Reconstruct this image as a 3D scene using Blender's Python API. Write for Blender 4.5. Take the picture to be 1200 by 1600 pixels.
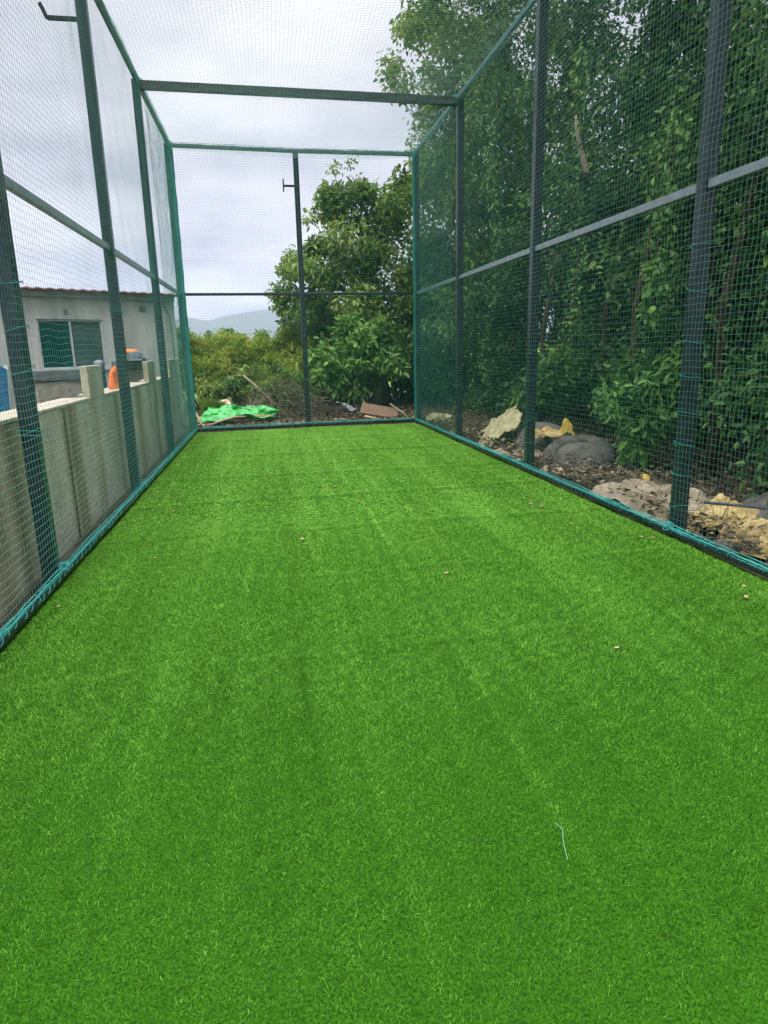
import bpy, bmesh, math, random
import numpy as np
from mathutils import Matrix, Vector
R_ = np.random.default_rng(7)
random.seed(7)
for o in list(bpy.data.objects): bpy.data.objects.remove(o)
SC = bpy.context.scene
COL = SC.collection
PI = math.pi

# ------------------------------------------------------------------ camera
cam_d = bpy.data.cameras.new('camera')
cam = bpy.data.objects.new('camera', cam_d); COL.objects.link(cam)
cam_d.sensor_fit = 'VERTICAL'; cam_d.sensor_height = 36.0
cam_d.lens = 1040.28 / 1600 * 36
cam_d.clip_start = 0.02; cam_d.clip_end = 20000
RM = ((0.98477198, 0.06235772, -0.16228267), (-0.17241171, 0.23043548, -0.95769186), (-0.02232379, 0.97108754, 0.23767760))
m4 = Matrix([list(RM[0]) + [0], list(RM[1]) + [0], list(RM[2]) + [1.5], [0, 0, 0, 1]])
cam.matrix_world = m4
SC.camera = cam

# ------------------------------------------------------------------ sky
W = bpy.data.worlds.new('World'); SC.world = W; W.use_nodes = True
nt = W.node_tree; N = nt.nodes; L = nt.links; N.clear()
def nd(t, **k):
    n = N.new(t)
    for a, b in k.items(): setattr(n, a, b)
    return n
out = nd('ShaderNodeOutputWorld'); bg = nd('ShaderNodeBackground'); bg.inputs['Strength'].default_value = 0.1
SUN_EL, SUN_ROT = math.radians(62), math.radians(200)
sky = nd('ShaderNodeTexSky'); sky.sky_type = 'NISHITA'; sky.sun_disc = False
sky.sun_elevation = SUN_EL; sky.sun_rotation = SUN_ROT
tc = nd('ShaderNodeTexCoord'); sep = nd('ShaderNodeSeparateXYZ'); L.new(tc.outputs['Generated'], sep.inputs[0])
# cloud deck: coordinates on a flat layer above
dv = nd('ShaderNodeMath', operation='ADD'); dv.inputs[1].default_value = 0.16; L.new(sep.outputs['Z'], dv.inputs[0])
mx = nd('ShaderNodeMath', operation='MAXIMUM'); mx.inputs[1].default_value = 0.08; L.new(dv.outputs[0], mx.inputs[0])
dx = nd('ShaderNodeMath', operation='DIVIDE'); L.new(sep.outputs['X'], dx.inputs[0]); L.new(mx.outputs[0], dx.inputs[1])
dy = nd('ShaderNodeMath', operation='DIVIDE'); L.new(sep.outputs['Y'], dy.inputs[0]); L.new(mx.outputs[0], dy.inputs[1])
cmb = nd('ShaderNodeCombineXYZ'); L.new(dx.outputs[0], cmb.inputs[0]); L.new(dy.outputs[0], cmb.inputs[1])
n1 = nd('ShaderNodeTexNoise'); n1.inputs['Scale'].default_value = .9; n1.inputs['Detail'].default_value = 5; n1.inputs['Roughness'].default_value = .5
L.new(cmb.outputs[0], n1.inputs['Vector'])
r1 = nd('ShaderNodeValToRGB'); L.new(n1.outputs['Fac'], r1.inputs['Fac'])
e = r1.color_ramp.elements
e[0].position = .34; e[0].color = (.37, .38, .43, 1); e[1].position = .66; e[1].color = (.90, .89, .90, 1)
x = e.new(.48); x.color = (.59, .585, .62, 1)
# overcast luminance: brighter towards the zenith, boosted out of frame to light the scene
mr = nd('ShaderNodeMapRange'); L.new(sep.outputs['Z'], mr.inputs['Value'])
mr.inputs['From Min'].default_value = .42; mr.inputs['From Max'].default_value = .85
mr.inputs['To Min'].default_value = 10.0; mr.inputs['To Max'].default_value = 58.0
vm = nd('ShaderNodeVectorMath', operation='SCALE'); L.new(r1.outputs['Color'], vm.inputs[0]); L.new(mr.outputs['Result'], vm.inputs['Scale'])
mixs = nd('ShaderNodeMix', data_type='RGBA'); mixs.inputs['Factor'].default_value = .96
L.new(sky.outputs['Color'], mixs.inputs['A']); L.new(vm.outputs[0], mixs.inputs['B'])
L.new(mixs.outputs['Result'], bg.inputs['Color']); L.new(bg.outputs[0], out.inputs['Surface'])

sl = bpy.data.lights.new('sun', 'SUN'); sl.energy = 1.6; sl.angle = math.radians(25); sl.color = (1, .97, .92)
so = bpy.data.objects.new('sun', sl); COL.objects.link(so)
sd = Vector((math.sin(SUN_ROT) * math.cos(SUN_EL), math.cos(SUN_ROT) * math.cos(SUN_EL), math.sin(SUN_EL)))
so.rotation_euler = sd.to_track_quat('Z', 'Y').to_euler(); so.location = (0, -5, 20)
vs = SC.view_settings; vs.view_transform = 'Standard'; vs.look = 'None'; vs.exposure = 0.5; vs.gamma = 1
SC.cycles.max_bounces = 6; SC.cycles.transparent_max_bounces = 8
SC.cycles.use_denoising = True

# ------------------------------------------------------------------ materials
def new_mat(name):
    m = bpy.data.materials.new(name); m.use_nodes = True
    t = m.node_tree; b = t.nodes['Principled BSDF']
    return m, t, b
def mat(name, c1, c2=None, scale=8., rough=.7, bump=0., bscale=None, detail=6, metal=0., spec=.2, stretch=(1, 1, 1), lo=.35, hi=.65):
    m, t, b = new_mat(name)
    b.inputs['Roughness'].default_value = rough; b.inputs['Metallic'].default_value = metal
    b.inputs['Specular IOR Level'].default_value = spec
    if c2 is None: c2 = tuple(min(1, v * 1.25) for v in c1)
    co = t.nodes.new('ShaderNodeTexCoord'); mp = t.nodes.new('ShaderNodeMapping'); mp.inputs['Scale'].default_value = stretch
    t.links.new(co.outputs['Object'], mp.inputs['Vector'])
    no = t.nodes.new('ShaderNodeTexNoise'); no.inputs['Scale'].default_value = scale; no.inputs['Detail'].default_value = detail
    t.links.new(mp.outputs[0], no.inputs['Vector'])
    cr = t.nodes.new('ShaderNodeValToRGB'); t.links.new(no.outputs['Fac'], cr.inputs['Fac'])
    cr.color_ramp.elements[0].position = lo; cr.color_ramp.elements[0].color = (*c1, 1)
    cr.color_ramp.elements[1].position = hi; cr.color_ramp.elements[1].color = (*c2, 1)
    t.links.new(cr.outputs['Color'], b.inputs['Base Color'])
    if bump:
        n2 = t.nodes.new('ShaderNodeTexNoise'); n2.inputs['Scale'].default_value = bscale or scale * 4; n2.inputs['Detail'].default_value = 8
        t.links.new(mp.outputs[0], n2.inputs['Vector'])
        bp = t.nodes.new('ShaderNodeBump'); bp.inputs['Strength'].default_value = bump; bp.inputs['Distance'].default_value = .02
        t.links.new(n2.outputs['Fac'], bp.inputs['Height']); t.links.new(bp.outputs[0], b.inputs['Normal'])
    return m
def leaf_mat(name, cols, rough=.45, trans=.3, attr='v', spec=.25):
    m, t, b = new_mat(name)
    at = t.nodes.new('ShaderNodeAttribute'); at.attribute_name = attr
    cr = t.nodes.new('ShaderNodeValToRGB'); t.links.new(at.outputs['Fac'], cr.inputs['Fac'])
    el = cr.color_ramp.elements
    while len(el) > 1: el.remove(el[-1])
    el[0].position = cols[0][0]; el[0].color = (*cols[0][1], 1)
    for p, c in cols[1:]:
        q = el.new(p); q.color = (*c, 1)
    t.links.new(cr.outputs['Color'], b.inputs['Base Color']); b.inputs['Roughness'].default_value = rough
    b.inputs['Specular IOR Level'].default_value = spec
    if trans:
        tr = t.nodes.new('ShaderNodeBsdfTranslucent'); t.links.new(cr.outputs['Color'], tr.inputs['Color'])
        ms = t.nodes.new('ShaderNodeMixShader'); ms.inputs['Fac'].default_value = trans
        o = t.nodes['Material Output']
        t.links.new(b.outputs[0], ms.inputs[1]); t.links.new(tr.outputs[0], ms.inputs[2]); t.links.new(ms.outputs[0], o.inputs['Surface'])
    return m

M = {}
M['post'] = mat('painted_steel_dark', (.012, .020, .023), (.022, .032, .036), scale=14, rough=.24, spec=.32, metal=.15, bump=.08, bscale=60)
_e = M['post'].node_tree.nodes['Color Ramp'].color_ramp.elements.new(.80); _e.color = (.030, .017, .010, 1)
M['rail'] = mat('painted_steel_grey', (.13, .155, .175), (.18, .21, .23), scale=9, rough=.25, spec=.6, bump=.08, bscale=60)
M['beam'] = mat('primer_brown_steel', (.010, .007, .008), (.018, .012, .012), scale=6, rough=.7, spec=.08, bump=.1)
M['net'] = mat('green_nylon_net', (.035, .20, .155), (.06, .27, .215), scale=30, rough=.4, spec=.5)
M['rope'] = mat('teal_rope', (.010, .15, .125), (.03, .28, .24), scale=40, rough=.5, bump=.3, bscale=300)
M['rope_dark'] = mat('dark_green_cord', (.006, .055, .045), (.012, .11, .09), scale=40, rough=.5, bump=.3, bscale=300)
M['twine'] = mat('pale_teal_twine', (.03, .29, .255), (.09, .42, .38), scale=25, rough=.5)
M['concrete'] = None
M['render_white'] = mat('painted_render', (.22, .23, .21), (.38, .39, .36), scale=2.4, stretch=(1, 1, .25), lo=.25, hi=.6, rough=.85, bump=.15, bscale=40)
M['coping'] = mat('pale_mortar', (.30, .265, .20), (.40, .365, .29), scale=10, rough=.9, bump=.3)
M['trough_body'] = mat('stained_cement', (.17, .155, .12), (.30, .28, .23), scale=7, rough=.9, bump=.3)
M['trough_top'] = mat('dark_cement', (.07, .08, .08), (.12, .13, .13), scale=6, rough=.85, bump=.3)
M['roof'] = mat('red_roof_sheet', (.20, .07, .065), (.27, .10, .095), scale=4, rough=.6)
M['alu'] = mat('window_frame_metal', (.30, .32, .34), (.40, .42, .44), scale=8, rough=.4)
M['glass_green'] = mat('green_tinted_pane', (.002, .03, .026), (.004, .045, .038), scale=2.5, rough=.12, spec=.5)
M['glass_dark'] = mat('dark_pane', (.035, .055, .05), (.06, .085, .08), scale=2.5, rough=.14, spec=.5)
M['blue'] = mat('blue_sheet', (.005, .14, .36), (.01, .19, .45), scale=5, rough=.4)
M['orange'] = mat('orange_cloth', (.70, .13, .025), (.85, .22, .05), scale=7, rough=.7, bump=.4, bscale=20)
M['navy'] = mat('navy_tarp', (.02, .035, .05), (.05, .07, .09), scale=7, rough=.45, bump=.4, bscale=20)
M['greyplastic'] = mat('grey_plastic', (.10, .12, .14), (.18, .20, .23), scale=7, rough=.35)
M['tarp'] = mat('bright_green_tarp', (.010, .27, .025), (.02, .42, .055), scale=6, rough=.3, spec=.6, bump=.5, bscale=26)
M['bamboo'] = mat('dry_pole', (.28, .19, .10), (.45, .33, .19), scale=9, rough=.7, stretch=(1, 1, 1))
M['hose'] = mat('beige_hose', (.36, .24, .15), (.48, .34, .23), scale=14, rough=.6)
M['sack_y'] = mat('yellow_woven_sack', (.27, .19, .06), (.50, .39, .18), scale=5, rough=.8, bump=.7, bscale=26)
M['sack_pale'] = mat('pale_sack', (.16, .13, .085), (.32, .27, .19), scale=6, rough=.85, bump=.7, bscale=22)
M['sack_olive'] = mat('faded_green_yellow_sack', (.24, .22, .10), (.42, .39, .22), scale=6, rough=.8, bump=.8, bscale=20)
M['sack_g'] = mat('grey_sack', (.06, .055, .048), (.13, .12, .105), scale=6, rough=.95, bump=.6, bscale=30)
M['yellow'] = mat('yellow_plastic', (.38, .27, .05), (.52, .40, .09), scale=8, rough=.45)
M['tyre'] = mat('dusty_rubber', (.045, .04, .035), (.12, .11, .095), scale=6, rough=.95, bump=.5)
M['rock'] = mat('grey_rock', (.06, .055, .05), (.15, .135, .12), scale=6, rough=.95, bump=.8)
M['tan'] = mat('tan_rock', (.48, .36, .24), (.62, .50, .36), scale=5, rough=.9, bump=.6)
M['board'] = mat('brown_board', (.13, .08, .05), (.22, .15, .10), scale=9, rough=.85, bump=.4, stretch=(1, 6, 1))
M['polythene'] = mat('cloudy_polythene', (.13, .145, .15), (.28, .30, .31), scale=9, rough=.3, bump=.8, bscale=20)
M['bark'] = mat('brown_bark', (.035, .026, .018), (.085, .062, .042), scale=9, rough=.95, bump=.9, bscale=30, stretch=(1, 1, .25))
M['palebark'] = mat('pale_dead_wood', (.16, .13, .09), (.30, .25, .18), scale=9, rough=.95, bump=.6, stretch=(1, 1, .3))
M['twig'] = mat('dry_twigs', (.10, .08, .055), (.24, .20, .14), scale=5, rough=.95)
M['litter'] = leaf_mat('leaf_litter', [(0, (.05, .035, .02)), (.5, (.12, .08, .045)), (.8, (.22, .16, .09)), (1, (.35, .30, .18))], trans=0, rough=.8)
M['dryleaf'] = mat('dry_leaf', (.30, .18, .09), (.62, .50, .34), scale=18, rough=.8)
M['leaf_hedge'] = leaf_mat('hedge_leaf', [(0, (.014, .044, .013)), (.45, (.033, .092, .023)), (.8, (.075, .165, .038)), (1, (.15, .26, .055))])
M['leaf_light'] = leaf_mat('light_leaf', [(0, (.045, .10, .014)), (.5, (.095, .185, .024)), (.85, (.16, .26, .036)), (1, (.25, .30, .05))], trans=.4)
M['leaf_back'] = leaf_mat('back_tree_leaf', [(0, (.045, .10, .018)), (.5, (.10, .185, .030)), (.85, (.16, .25, .045)), (1, (.24, .30, .07))], trans=.35)
M['leaf_shrub'] = leaf_mat('broad_shrub_leaf', [(0, (.04, .11, .025)), (.5, (.08, .19, .036)), (.85, (.14, .28, .05)), (1, (.21, .36, .07))])
M['leaf_scrub'] = leaf_mat('yellow_green_scrub_leaf', [(0, (.10, .18, .022)), (.5, (.20, .30, .035)), (.85, (.31, .40, .05)), (1, (.36, .36, .08))], trans=.45, rough=.6)
M['leaf_grass'] = leaf_mat('tuft_blade', [(0, (.08, .16, .02)), (1, (.22, .36, .05))], trans=.3)
M['rust'] = mat('rust_stained_strip', (.05, .04, .025), (.15, .10, .055), scale=5, rough=.95, stretch=(1, 1, .3))
M['string'] = mat('faded_string', (.10, .28, .15), (.16, .36, .22), scale=60, rough=.7)
M['hill'] = mat('forested_hill', (.035, .06, .03), (.06, .085, .045), scale=.004, rough=1)

# stained concrete wall
m, t, b = new_mat('stained_concrete'); M['concrete'] = m; b.inputs['Specular IOR Level'].default_value = .15
b.inputs['Roughness'].default_value = .9
co = t.nodes.new('ShaderNodeTexCoord')
def tn(sc, st, det=6):
    mp = t.nodes.new('ShaderNodeMapping'); mp.inputs['Scale'].default_value = st; t.links.new(co.outputs['Object'], mp.inputs['Vector'])
    n = t.nodes.new('ShaderNodeTexNoise'); n.inputs['Scale'].default_value = sc; n.inputs['Detail'].default_value = det
    t.links.new(mp.outputs[0], n.inputs['Vector']); return n
def rmp(n, stops):
    c = t.nodes.new('ShaderNodeValToRGB'); t.links.new(n.outputs['Fac'], c.inputs['Fac']); el = c.color_ramp.elements
    el[0].position, el[0].color = stops[0][0], (*stops[0][1], 1); el[1].position, el[1].color = stops[-1][0], (*stops[-1][1], 1)
    for p, cc in stops[1:-1]:
        q = el.new(p); q.color = (*cc, 1)
    return c
def mul(a, bb, f=1.):
    x = t.nodes.new('ShaderNodeMix'); x.data_type = 'RGBA'; x.blend_type = 'MULTIPLY'; x.inputs['Factor'].default_value = f
    t.links.new(a, x.inputs['A']); t.links.new(bb, x.inputs['B']); return x.outputs['Result']
cbase = rmp(tn(2.2, (1, 1, 1)), [(.3, (.34, .32, .245)), (.7, (.47, .45, .36))])
streak = rmp(tn(1.5, (1, 1, .05), 3), [(.36, (.42, .33, .19)), (.46, (.80, .74, .60)), (.54, (1, 1, 1))])
spot = rmp(tn(14, (1, 1, 1)), [(.35, (.82, .82, .80)), (.6, (1, 1, 1))])
t.links.new(mul(mul(cbase.outputs['Color'], streak.outputs['Color']), spot.outputs['Color']), b.inputs['Base Color'])
bp = t.nodes.new('ShaderNodeBump'); bp.inputs['Strength'].default_value = .35; bp.inputs['Distance'].default_value = .02
t.links.new(tn(30, (1, 1, 1)).outputs['Fac'], bp.inputs['Height']); t.links.new(bp.outputs[0], b.inputs['Normal'])

# turf backing and blades
m, t, b = new_mat('turf_backing'); M['turf'] = m; b.inputs['Specular IOR Level'].default_value = .02
b.inputs['Roughness'].default_value = .8
co = t.nodes.new('ShaderNodeTexCoord')
c1 = rmp(tn(120, (1, 1, 1)), [(.35, (.010, .045, .002)), (.65, (.03, .11, .006))])
c2 = rmp(tn(1.6, (1, .12, 1), 5), [(.35, (.86, .88, .86)), (.65, (1.0, 1.0, 1.0))])
t.links.new(mul(c1.outputs['Color'], c2.outputs['Color']), b.inputs['Base Color'])
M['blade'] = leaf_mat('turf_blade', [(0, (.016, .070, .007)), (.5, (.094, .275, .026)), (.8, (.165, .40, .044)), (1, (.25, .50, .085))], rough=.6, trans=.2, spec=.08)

# earth: brown soil by the cage, field green farther out
m, t, b = new_mat('earth'); M['earth'] = m; b.inputs['Specular IOR Level'].default_value = .1
b.inputs['Roughness'].default_value = .95
co = t.nodes.new('ShaderNodeTexCoord')
soil = rmp(tn(3.5, (1, 1, 1), 9), [(.3, (.03, .022, .015)), (.55, (.058, .043, .030)), (.75, (.11, .085, .06))])
field = rmp(tn(.12, (1, 1, 1), 8), [(.3, (.09, .17, .03)), (.7, (.17, .26, .05))])
ln = t.nodes.new('ShaderNodeSeparateXYZ'); t.links.new(co.outputs['Object'], ln.inputs[0])
mrr = t.nodes.new('ShaderNodeMapRange'); t.links.new(ln.outputs['Y'], mrr.inputs['Value']); mrr.inputs['From Min'].default_value = 21; mrr.inputs['From Max'].default_value = 27
x = t.nodes.new('ShaderNodeMix'); x.data_type = 'RGBA'; t.links.new(mrr.outputs['Result'], x.inputs['Factor'])
t.links.new(soil.outputs['Color'], x.inputs['A']); t.links.new(field.outputs['Color'], x.inputs['B']); t.links.new(x.outputs['Result'], b.inputs['Base Color'])
bp = t.nodes.new('ShaderNodeBump'); bp.inputs['Strength'].default_value = .9; bp.inputs['Distance'].default_value = .05
t.links.new(tn(25, (1, 1, 1), 9).outputs['Fac'], bp.inputs['Height']); t.links.new(bp.outputs[0], b.inputs['Normal'])

# ------------------------------------------------------------------ helpers
def tag(o, label=None, cat=None, group=None, kind=None):
    if label: o['label'] = label
    if cat: o['category'] = cat
    if group: o['group'] = group
    if kind: o['kind'] = kind
    return o
def link(name, me, parent=None):
    o = bpy.data.objects.new(name, me); COL.objects.link(o)
    if parent: o.parent = parent
    return o
def empty(name, loc, label, cat, group=None, rz=0):
    o = bpy.data.objects.new(name, None); COL.objects.link(o); o.location = loc; o.rotation_euler = (0, 0, rz)
    o.empty_display_size = .2
    return tag(o, label, cat, group)
def npmesh(name, verts, quads, mt, parent=None, smooth=False, attr=None):
    """verts (n,3); quads (m,4) int; attr per-face float 'v'"""
    verts = np.asarray(verts, np.float32); quads = np.asarray(quads, np.int32)
    me = bpy.data.meshes.new(name)
    me.vertices.add(len(verts)); me.vertices.foreach_set('co', verts.ravel())
    k = quads.shape[1]
    me.loops.add(quads.size); me.loops.foreach_set('vertex_index', quads.ravel())
    me.polygons.add(len(quads))
    me.polygons.foreach_set('loop_start', np.arange(0, quads.size, k, dtype=np.int32))
    me.polygons.foreach_set('loop_total', np.full(len(quads), k, np.int32))
    me.polygons.foreach_set('use_smooth', np.full(len(quads), smooth))
    me.update(calc_edges=True); me.validate()
    if attr is not None:
        a = me.attributes.new('v', 'FLOAT', 'FACE'); a.data.foreach_set('value', np.asarray(attr, np.float32))
    me.materials.append(mt)
    return link(name, me, parent)
class MB:
    def __init__(s): s.v = []; s.f = []; s.n = 0
    def add(s, v, f):
        v = np.asarray(v, float).reshape(-1, 3); s.f += [tuple(int(i) + s.n for i in q) for q in f]; s.v.append(v); s.n += len(v); return s
    def box(s, x0, x1, y0, y1, z0, z1, M4=None):
        v = np.array([(x, y, z) for z in (z0, z1) for y in (y0, y1) for x in (x0, x1)], float)
        if M4 is not None: v = np.array([(M4 @ Vector(p))[:] for p in v])
        return s.add(v, [(0, 2, 3, 1), (4, 5, 7, 6), (0, 1, 5, 4), (2, 6, 7, 3), (0, 4, 6, 2), (1, 3, 7, 5)])
    def bar(s, a, b, w, h=None):
        h = h or w; a = Vector(a); b = Vector(b); d = (b - a)
        q = d.to_track_quat('Y', 'Z').to_matrix().to_4x4(); q.translation = a
        return s.box(-w / 2, w / 2, 0, d.length, -h / 2, h / 2, q)
    def tube(s, pts, r, k=6, cap=True):
        pts = np.asarray(pts, float); n = len(pts); rr = np.broadcast_to(np.asarray(r, float), (n,))
        t = np.gradient(pts, axis=0); t /= np.linalg.norm(t, axis=1)[:, None] + 1e-9
        ref = np.array([0, 0, 1.]) if abs(t[:, 2]).mean() < .8 else np.array([1., 0, 0])
        u = np.cross(t, ref); u /= np.linalg.norm(u, axis=1)[:, None] + 1e-9; w = np.cross(u, t)
        a = np.arange(k) / k * 2 * PI
        v = pts[:, None] + rr[:, None, None] * (np.cos(a)[None, :, None] * u[:, None] + np.sin(a)[None, :, None] * w[:, None])
        f = [(i * k + j, i * k + (j + 1) % k, (i + 1) * k + (j + 1) % k, (i + 1) * k + j) for i in range(n - 1) for j in range(k)]
        if cap: f += [tuple(range(k))[::-1], tuple((n - 1) * k + j for j in range(k))]
        return s.add(v.reshape(-1, 3), f)
    def build(s, name, mt, parent=None, smooth=False, bevel=0):
        me = bpy.data.meshes.new(name); me.from_pydata(np.concatenate(s.v).tolist(), [], s.f); me.update()
        if smooth: me.polygons.foreach_set('use_smooth', [True] * len(me.polygons))
        me.materials.append(mt); o = link(name, me, parent)
        if bevel:
            mod = o.modifiers.new('bevel', 'BEVEL'); mod.width = bevel; mod.segments = 2; mod.limit_method = 'ANGLE'
        return o
def wnoise(p, scale, seed, oct=3):
    """cheap smooth vector noise: sums of sines, p (...,3) -> (...,)"""
    g = np.random.default_rng(seed); o = 0; a = 1
    for k in range(oct):
        for _ in range(4):
            d = g.normal(size=3); d /= np.linalg.norm(d)
            o = o + a * np.sin((p @ d) * scale * (1 + .5 * g.random()) * 2 * PI + g.random() * 6.28)
        a *= .5; scale *= 2.1
    return o / 4.

def frame_z(): pass
# ------------------------------------------------------------------ cage layout
XL = lambda y: -1.5725 + .0074 * y
XR = lambda y: 3.1956 - .0074 * y
YL = [4.69, 7.7245, 10.591, 13.474]
YR = [4.661, 7.715, 10.737, 13.654]
ZT, ZM = 5.114, 2.573
FL = (XL(YL[3]), YL[3]); FR = (XR(YR[3]), YR[3]); MD = (.796, 13.63)
Y0 = 1.2
PW = .10
OFF = PW / 2 + .012     # net hangs this far inside the post axes

# ------------------------------------------------------------------ ground
def grid(x0, x1, y0, y1, nx, ny, zf):
    xs = np.linspace(x0, x1, nx + 1); ys = np.linspace(y0, y1, ny + 1)
    X, Y = np.meshgrid(xs, ys); V = np.stack([X, Y, zf(X, Y)], -1).reshape(-1, 3)
    i = np.arange(nx)[None, :] + (np.arange(ny) * (nx + 1))[:, None]; i = i.ravel()
    return V, np.stack([i, i + 1, i + nx + 2, i + nx + 1], 1)
# one earth sheet: fine near the cage, reaching the horizon
xs = np.concatenate([-np.geomspace(9000, 14, 26), np.linspace(-12, 14, 131), np.geomspace(16, 9000, 26)])
ys = np.concatenate([-np.geomspace(3000, 6, 14), np.linspace(-4, 24, 141), np.geomspace(26, 9000, 30)])
X, Y = np.meshgrid(xs, ys)
P3 = np.stack([X, Y, X * 0], -1)
Z = -.045 + .03 * wnoise(P3, .55, 3) * ((np.abs(X) < 14) & (Y < 24))
out_r = np.clip((X - 3.35) / .8, 0, 1); back = np.clip((Y - 13.95) / 1.0, 0, 1)
edge = np.clip(np.maximum(out_r, back), 0, 1) * (np.abs(X) < 14) * (Y < 24)
Z = Z + edge * (.05 + .05 * wnoise(P3, .9, 5))
inside = (X < 3.3) & (X > -1.9) & (Y < 13.8)
Z = np.where(inside, -.06, Z)
ii = (np.arange(len(xs) - 1)[None, :] + (np.arange(len(ys) - 1) * len(xs))[:, None]).ravel()
earth = npmesh('ground', np.stack([X, Y, Z], -1).reshape(-1, 3), np.stack([ii, ii + 1, ii + len(xs) + 1, ii + len(xs)], 1), M['earth'], smooth=True)
tag(earth, kind='structure')

# turf carpet with faint creases
def xin_l(y): return XL(y) + .108
def xin_r(y): return XR(y) - .108
def far_y(x): return np.where(x < MD[0], FL[1] + (MD[1] - FL[1]) * (x - FL[0]) / (MD[0] - FL[0]), MD[1] + (FR[1] - MD[1]) * (x - MD[0]) / (FR[0] - MD[0])) - .13
def turf_z(x, y):
    p = np.stack([x, y, x * 0], -1)
    z = .004 * wnoise(p, .35, 11) + .002 * wnoise(p, 1.3, 12)
    # long roll marks and cross creases
    z = z + .0035 * np.sin(x * 9 + 1.1 * np.sin(y * .7) + .5 * np.sin(x * 3)) * .5
    for yc, sl, wd in ((3.1, .03, .05), (4.35, -.02, .05), (5.6, .01, .06), (6.9, .04, .07), (8.3, 0, .08), (10.1, .03, .09), (11.9, -.02, .1)):
        z = z + .006 * np.exp(-((y - yc - sl * x + .03 * np.sin(x * 4)) / wd) ** 2)
    return z
nx, ny = 140, 300
u = np.linspace(0, 1, nx + 1); v = np.linspace(0, 1, ny + 1)
Uu, Vv = np.meshgrid(u, v)
yy0 = .4 + Vv * (13.4 - .4); xx = xin_l(yy0) - .045 + Uu * (xin_r(yy0) - xin_l(yy0) + .09); yy = .4 + Vv * (far_y(xx) - .4)
V = np.stack([xx, yy, turf_z(xx, yy)], -1).reshape(-1, 3)
i = (np.arange(nx)[None, :] + (np.arange(ny) * (nx + 1))[:, None]).ravel()
turf = npmesh('turf_carpet', V, np.stack([i, i + 1, i + nx + 2, i + nx + 1], 1), M['turf'], smooth=True)
tag(turf, kind='structure')

def blades(n, ya, yb, length, width, lift, l0=.22, l1=.62, vo=0., vs=.22):
    y = ya + (yb - ya) * R_.random(n) + R_.normal(size=n) * .35; x = xin_l(y) + R_.random(n) * (xin_r(y) - xin_l(y))
    if yb > 13: k = y < far_y(x); x, y = x[k], y[k]; n = len(x)
    p = np.stack([x, y, x * 0], -1)
    kp = (wnoise(p, 14.0, 36, 2) > -.75 - R_.random(n) * .5); x, y, p = x[kp], y[kp], p[kp]; n = len(x)
    # nap direction swirls slowly, with long streaks along the roll
    ph = .6 * wnoise(p, 1.6, 21) + 1.0 * wnoise(p, 11., 24, 2) + .75 * R_.normal(size=n)
    ph = ph + np.where(R_.random(n) < .5, 0, PI)                      # mostly lying across
    st = wnoise(p * [1, .10, 1], 1.1, 22, 4)                          # lengthwise streaks
    d = np.stack([np.cos(ph), np.sin(ph) * .8 + .35 * st, ph * 0], -1); d /= np.linalg.norm(d[:, :2], axis=1)[:, None]
    Lh = length * (.6 + .8 * R_.random(n)); lean = l0 + l1 * R_.random(n)
    lean = np.clip(lean + .10 * wnoise(p, 2.3, 23), .12, 1.0)
    up = np.array([0, 0, 1.])
    base = np.stack([x, y, turf_z(x, y) + .001], -1)
    w = np.cross(d, up) + .35 * R_.normal(size=(n, 3)) * [1, 1, .6]; w /= np.linalg.norm(w, axis=1)[:, None]; w *= width * (.7 + .6 * R_.random(n))[:, None] * .5
    hz = np.sqrt(np.clip(1 - (lean * .9) ** 2, .04, 1))
    m1 = base + Lh[:, None] * .5 * (d * (lean * .8)[:, None] + up * (lift * (1 - .45 * lean))[:, None])
    t1 = base + Lh[:, None] * (d * lean[:, None] + up * (lift * hz * .75)[:, None]) + .12 * Lh[:, None] * R_.normal(size=(n, 3)) * [1, 1, .3]
    Vb = np.stack([base - w, base + w, m1 + w * .9, m1 - w * .9, t1 + w * .3, t1 - w * .3], 1).reshape(-1, 3)
    k = np.arange(n)[:, None] * 6
    Q = np.concatenate([k + [0, 1, 2, 3], k + [3, 2, 4, 5]], 1).reshape(-1, 4)
    roll = 0
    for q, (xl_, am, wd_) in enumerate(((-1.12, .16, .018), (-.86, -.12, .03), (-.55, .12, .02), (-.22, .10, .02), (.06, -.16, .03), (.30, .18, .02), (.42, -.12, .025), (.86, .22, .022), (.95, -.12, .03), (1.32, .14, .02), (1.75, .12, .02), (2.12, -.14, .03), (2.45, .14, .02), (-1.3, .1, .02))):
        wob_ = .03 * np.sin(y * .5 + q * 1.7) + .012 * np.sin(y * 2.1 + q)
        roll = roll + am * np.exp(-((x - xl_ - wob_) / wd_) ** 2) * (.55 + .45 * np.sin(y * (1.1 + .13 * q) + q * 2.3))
    for q, (yc, am) in enumerate(((3.05, -.07), (4.3, .06), (5.55, -.07), (6.85, -.08), (8.3, -.08), (10.1, -.07), (11.8, -.07))):  # light and shade of the cross creases, put into blade colour
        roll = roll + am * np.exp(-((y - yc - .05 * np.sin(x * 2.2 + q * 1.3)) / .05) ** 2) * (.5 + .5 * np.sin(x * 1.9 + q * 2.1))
    patch = .5 + np.interp(y, [1., 3., 6., 13.], [-.24, -.02, .18, .27]) + 1.15 * roll + .06 * wnoise(p, 22., 38, 2) + .05 * wnoise(p, 1.0, 31) + .06 * wnoise(p * [1, .05, 1], 1.3, 32, 4) + .09 * wnoise(p * [1, .015, 1], 6, 35, 3) + .16 * (wnoise(p * [1, .01, 1], 4.5, 37, 3) > .95) + .11 * wnoise(p, 9.0, 33, 3)  # distance ramp paints near pile shade and far sheen into blade colour
    vv = np.clip(patch + vs * R_.normal(size=n), 0, 1)
    return Vb, Q, np.repeat(vv, 2)
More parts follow.
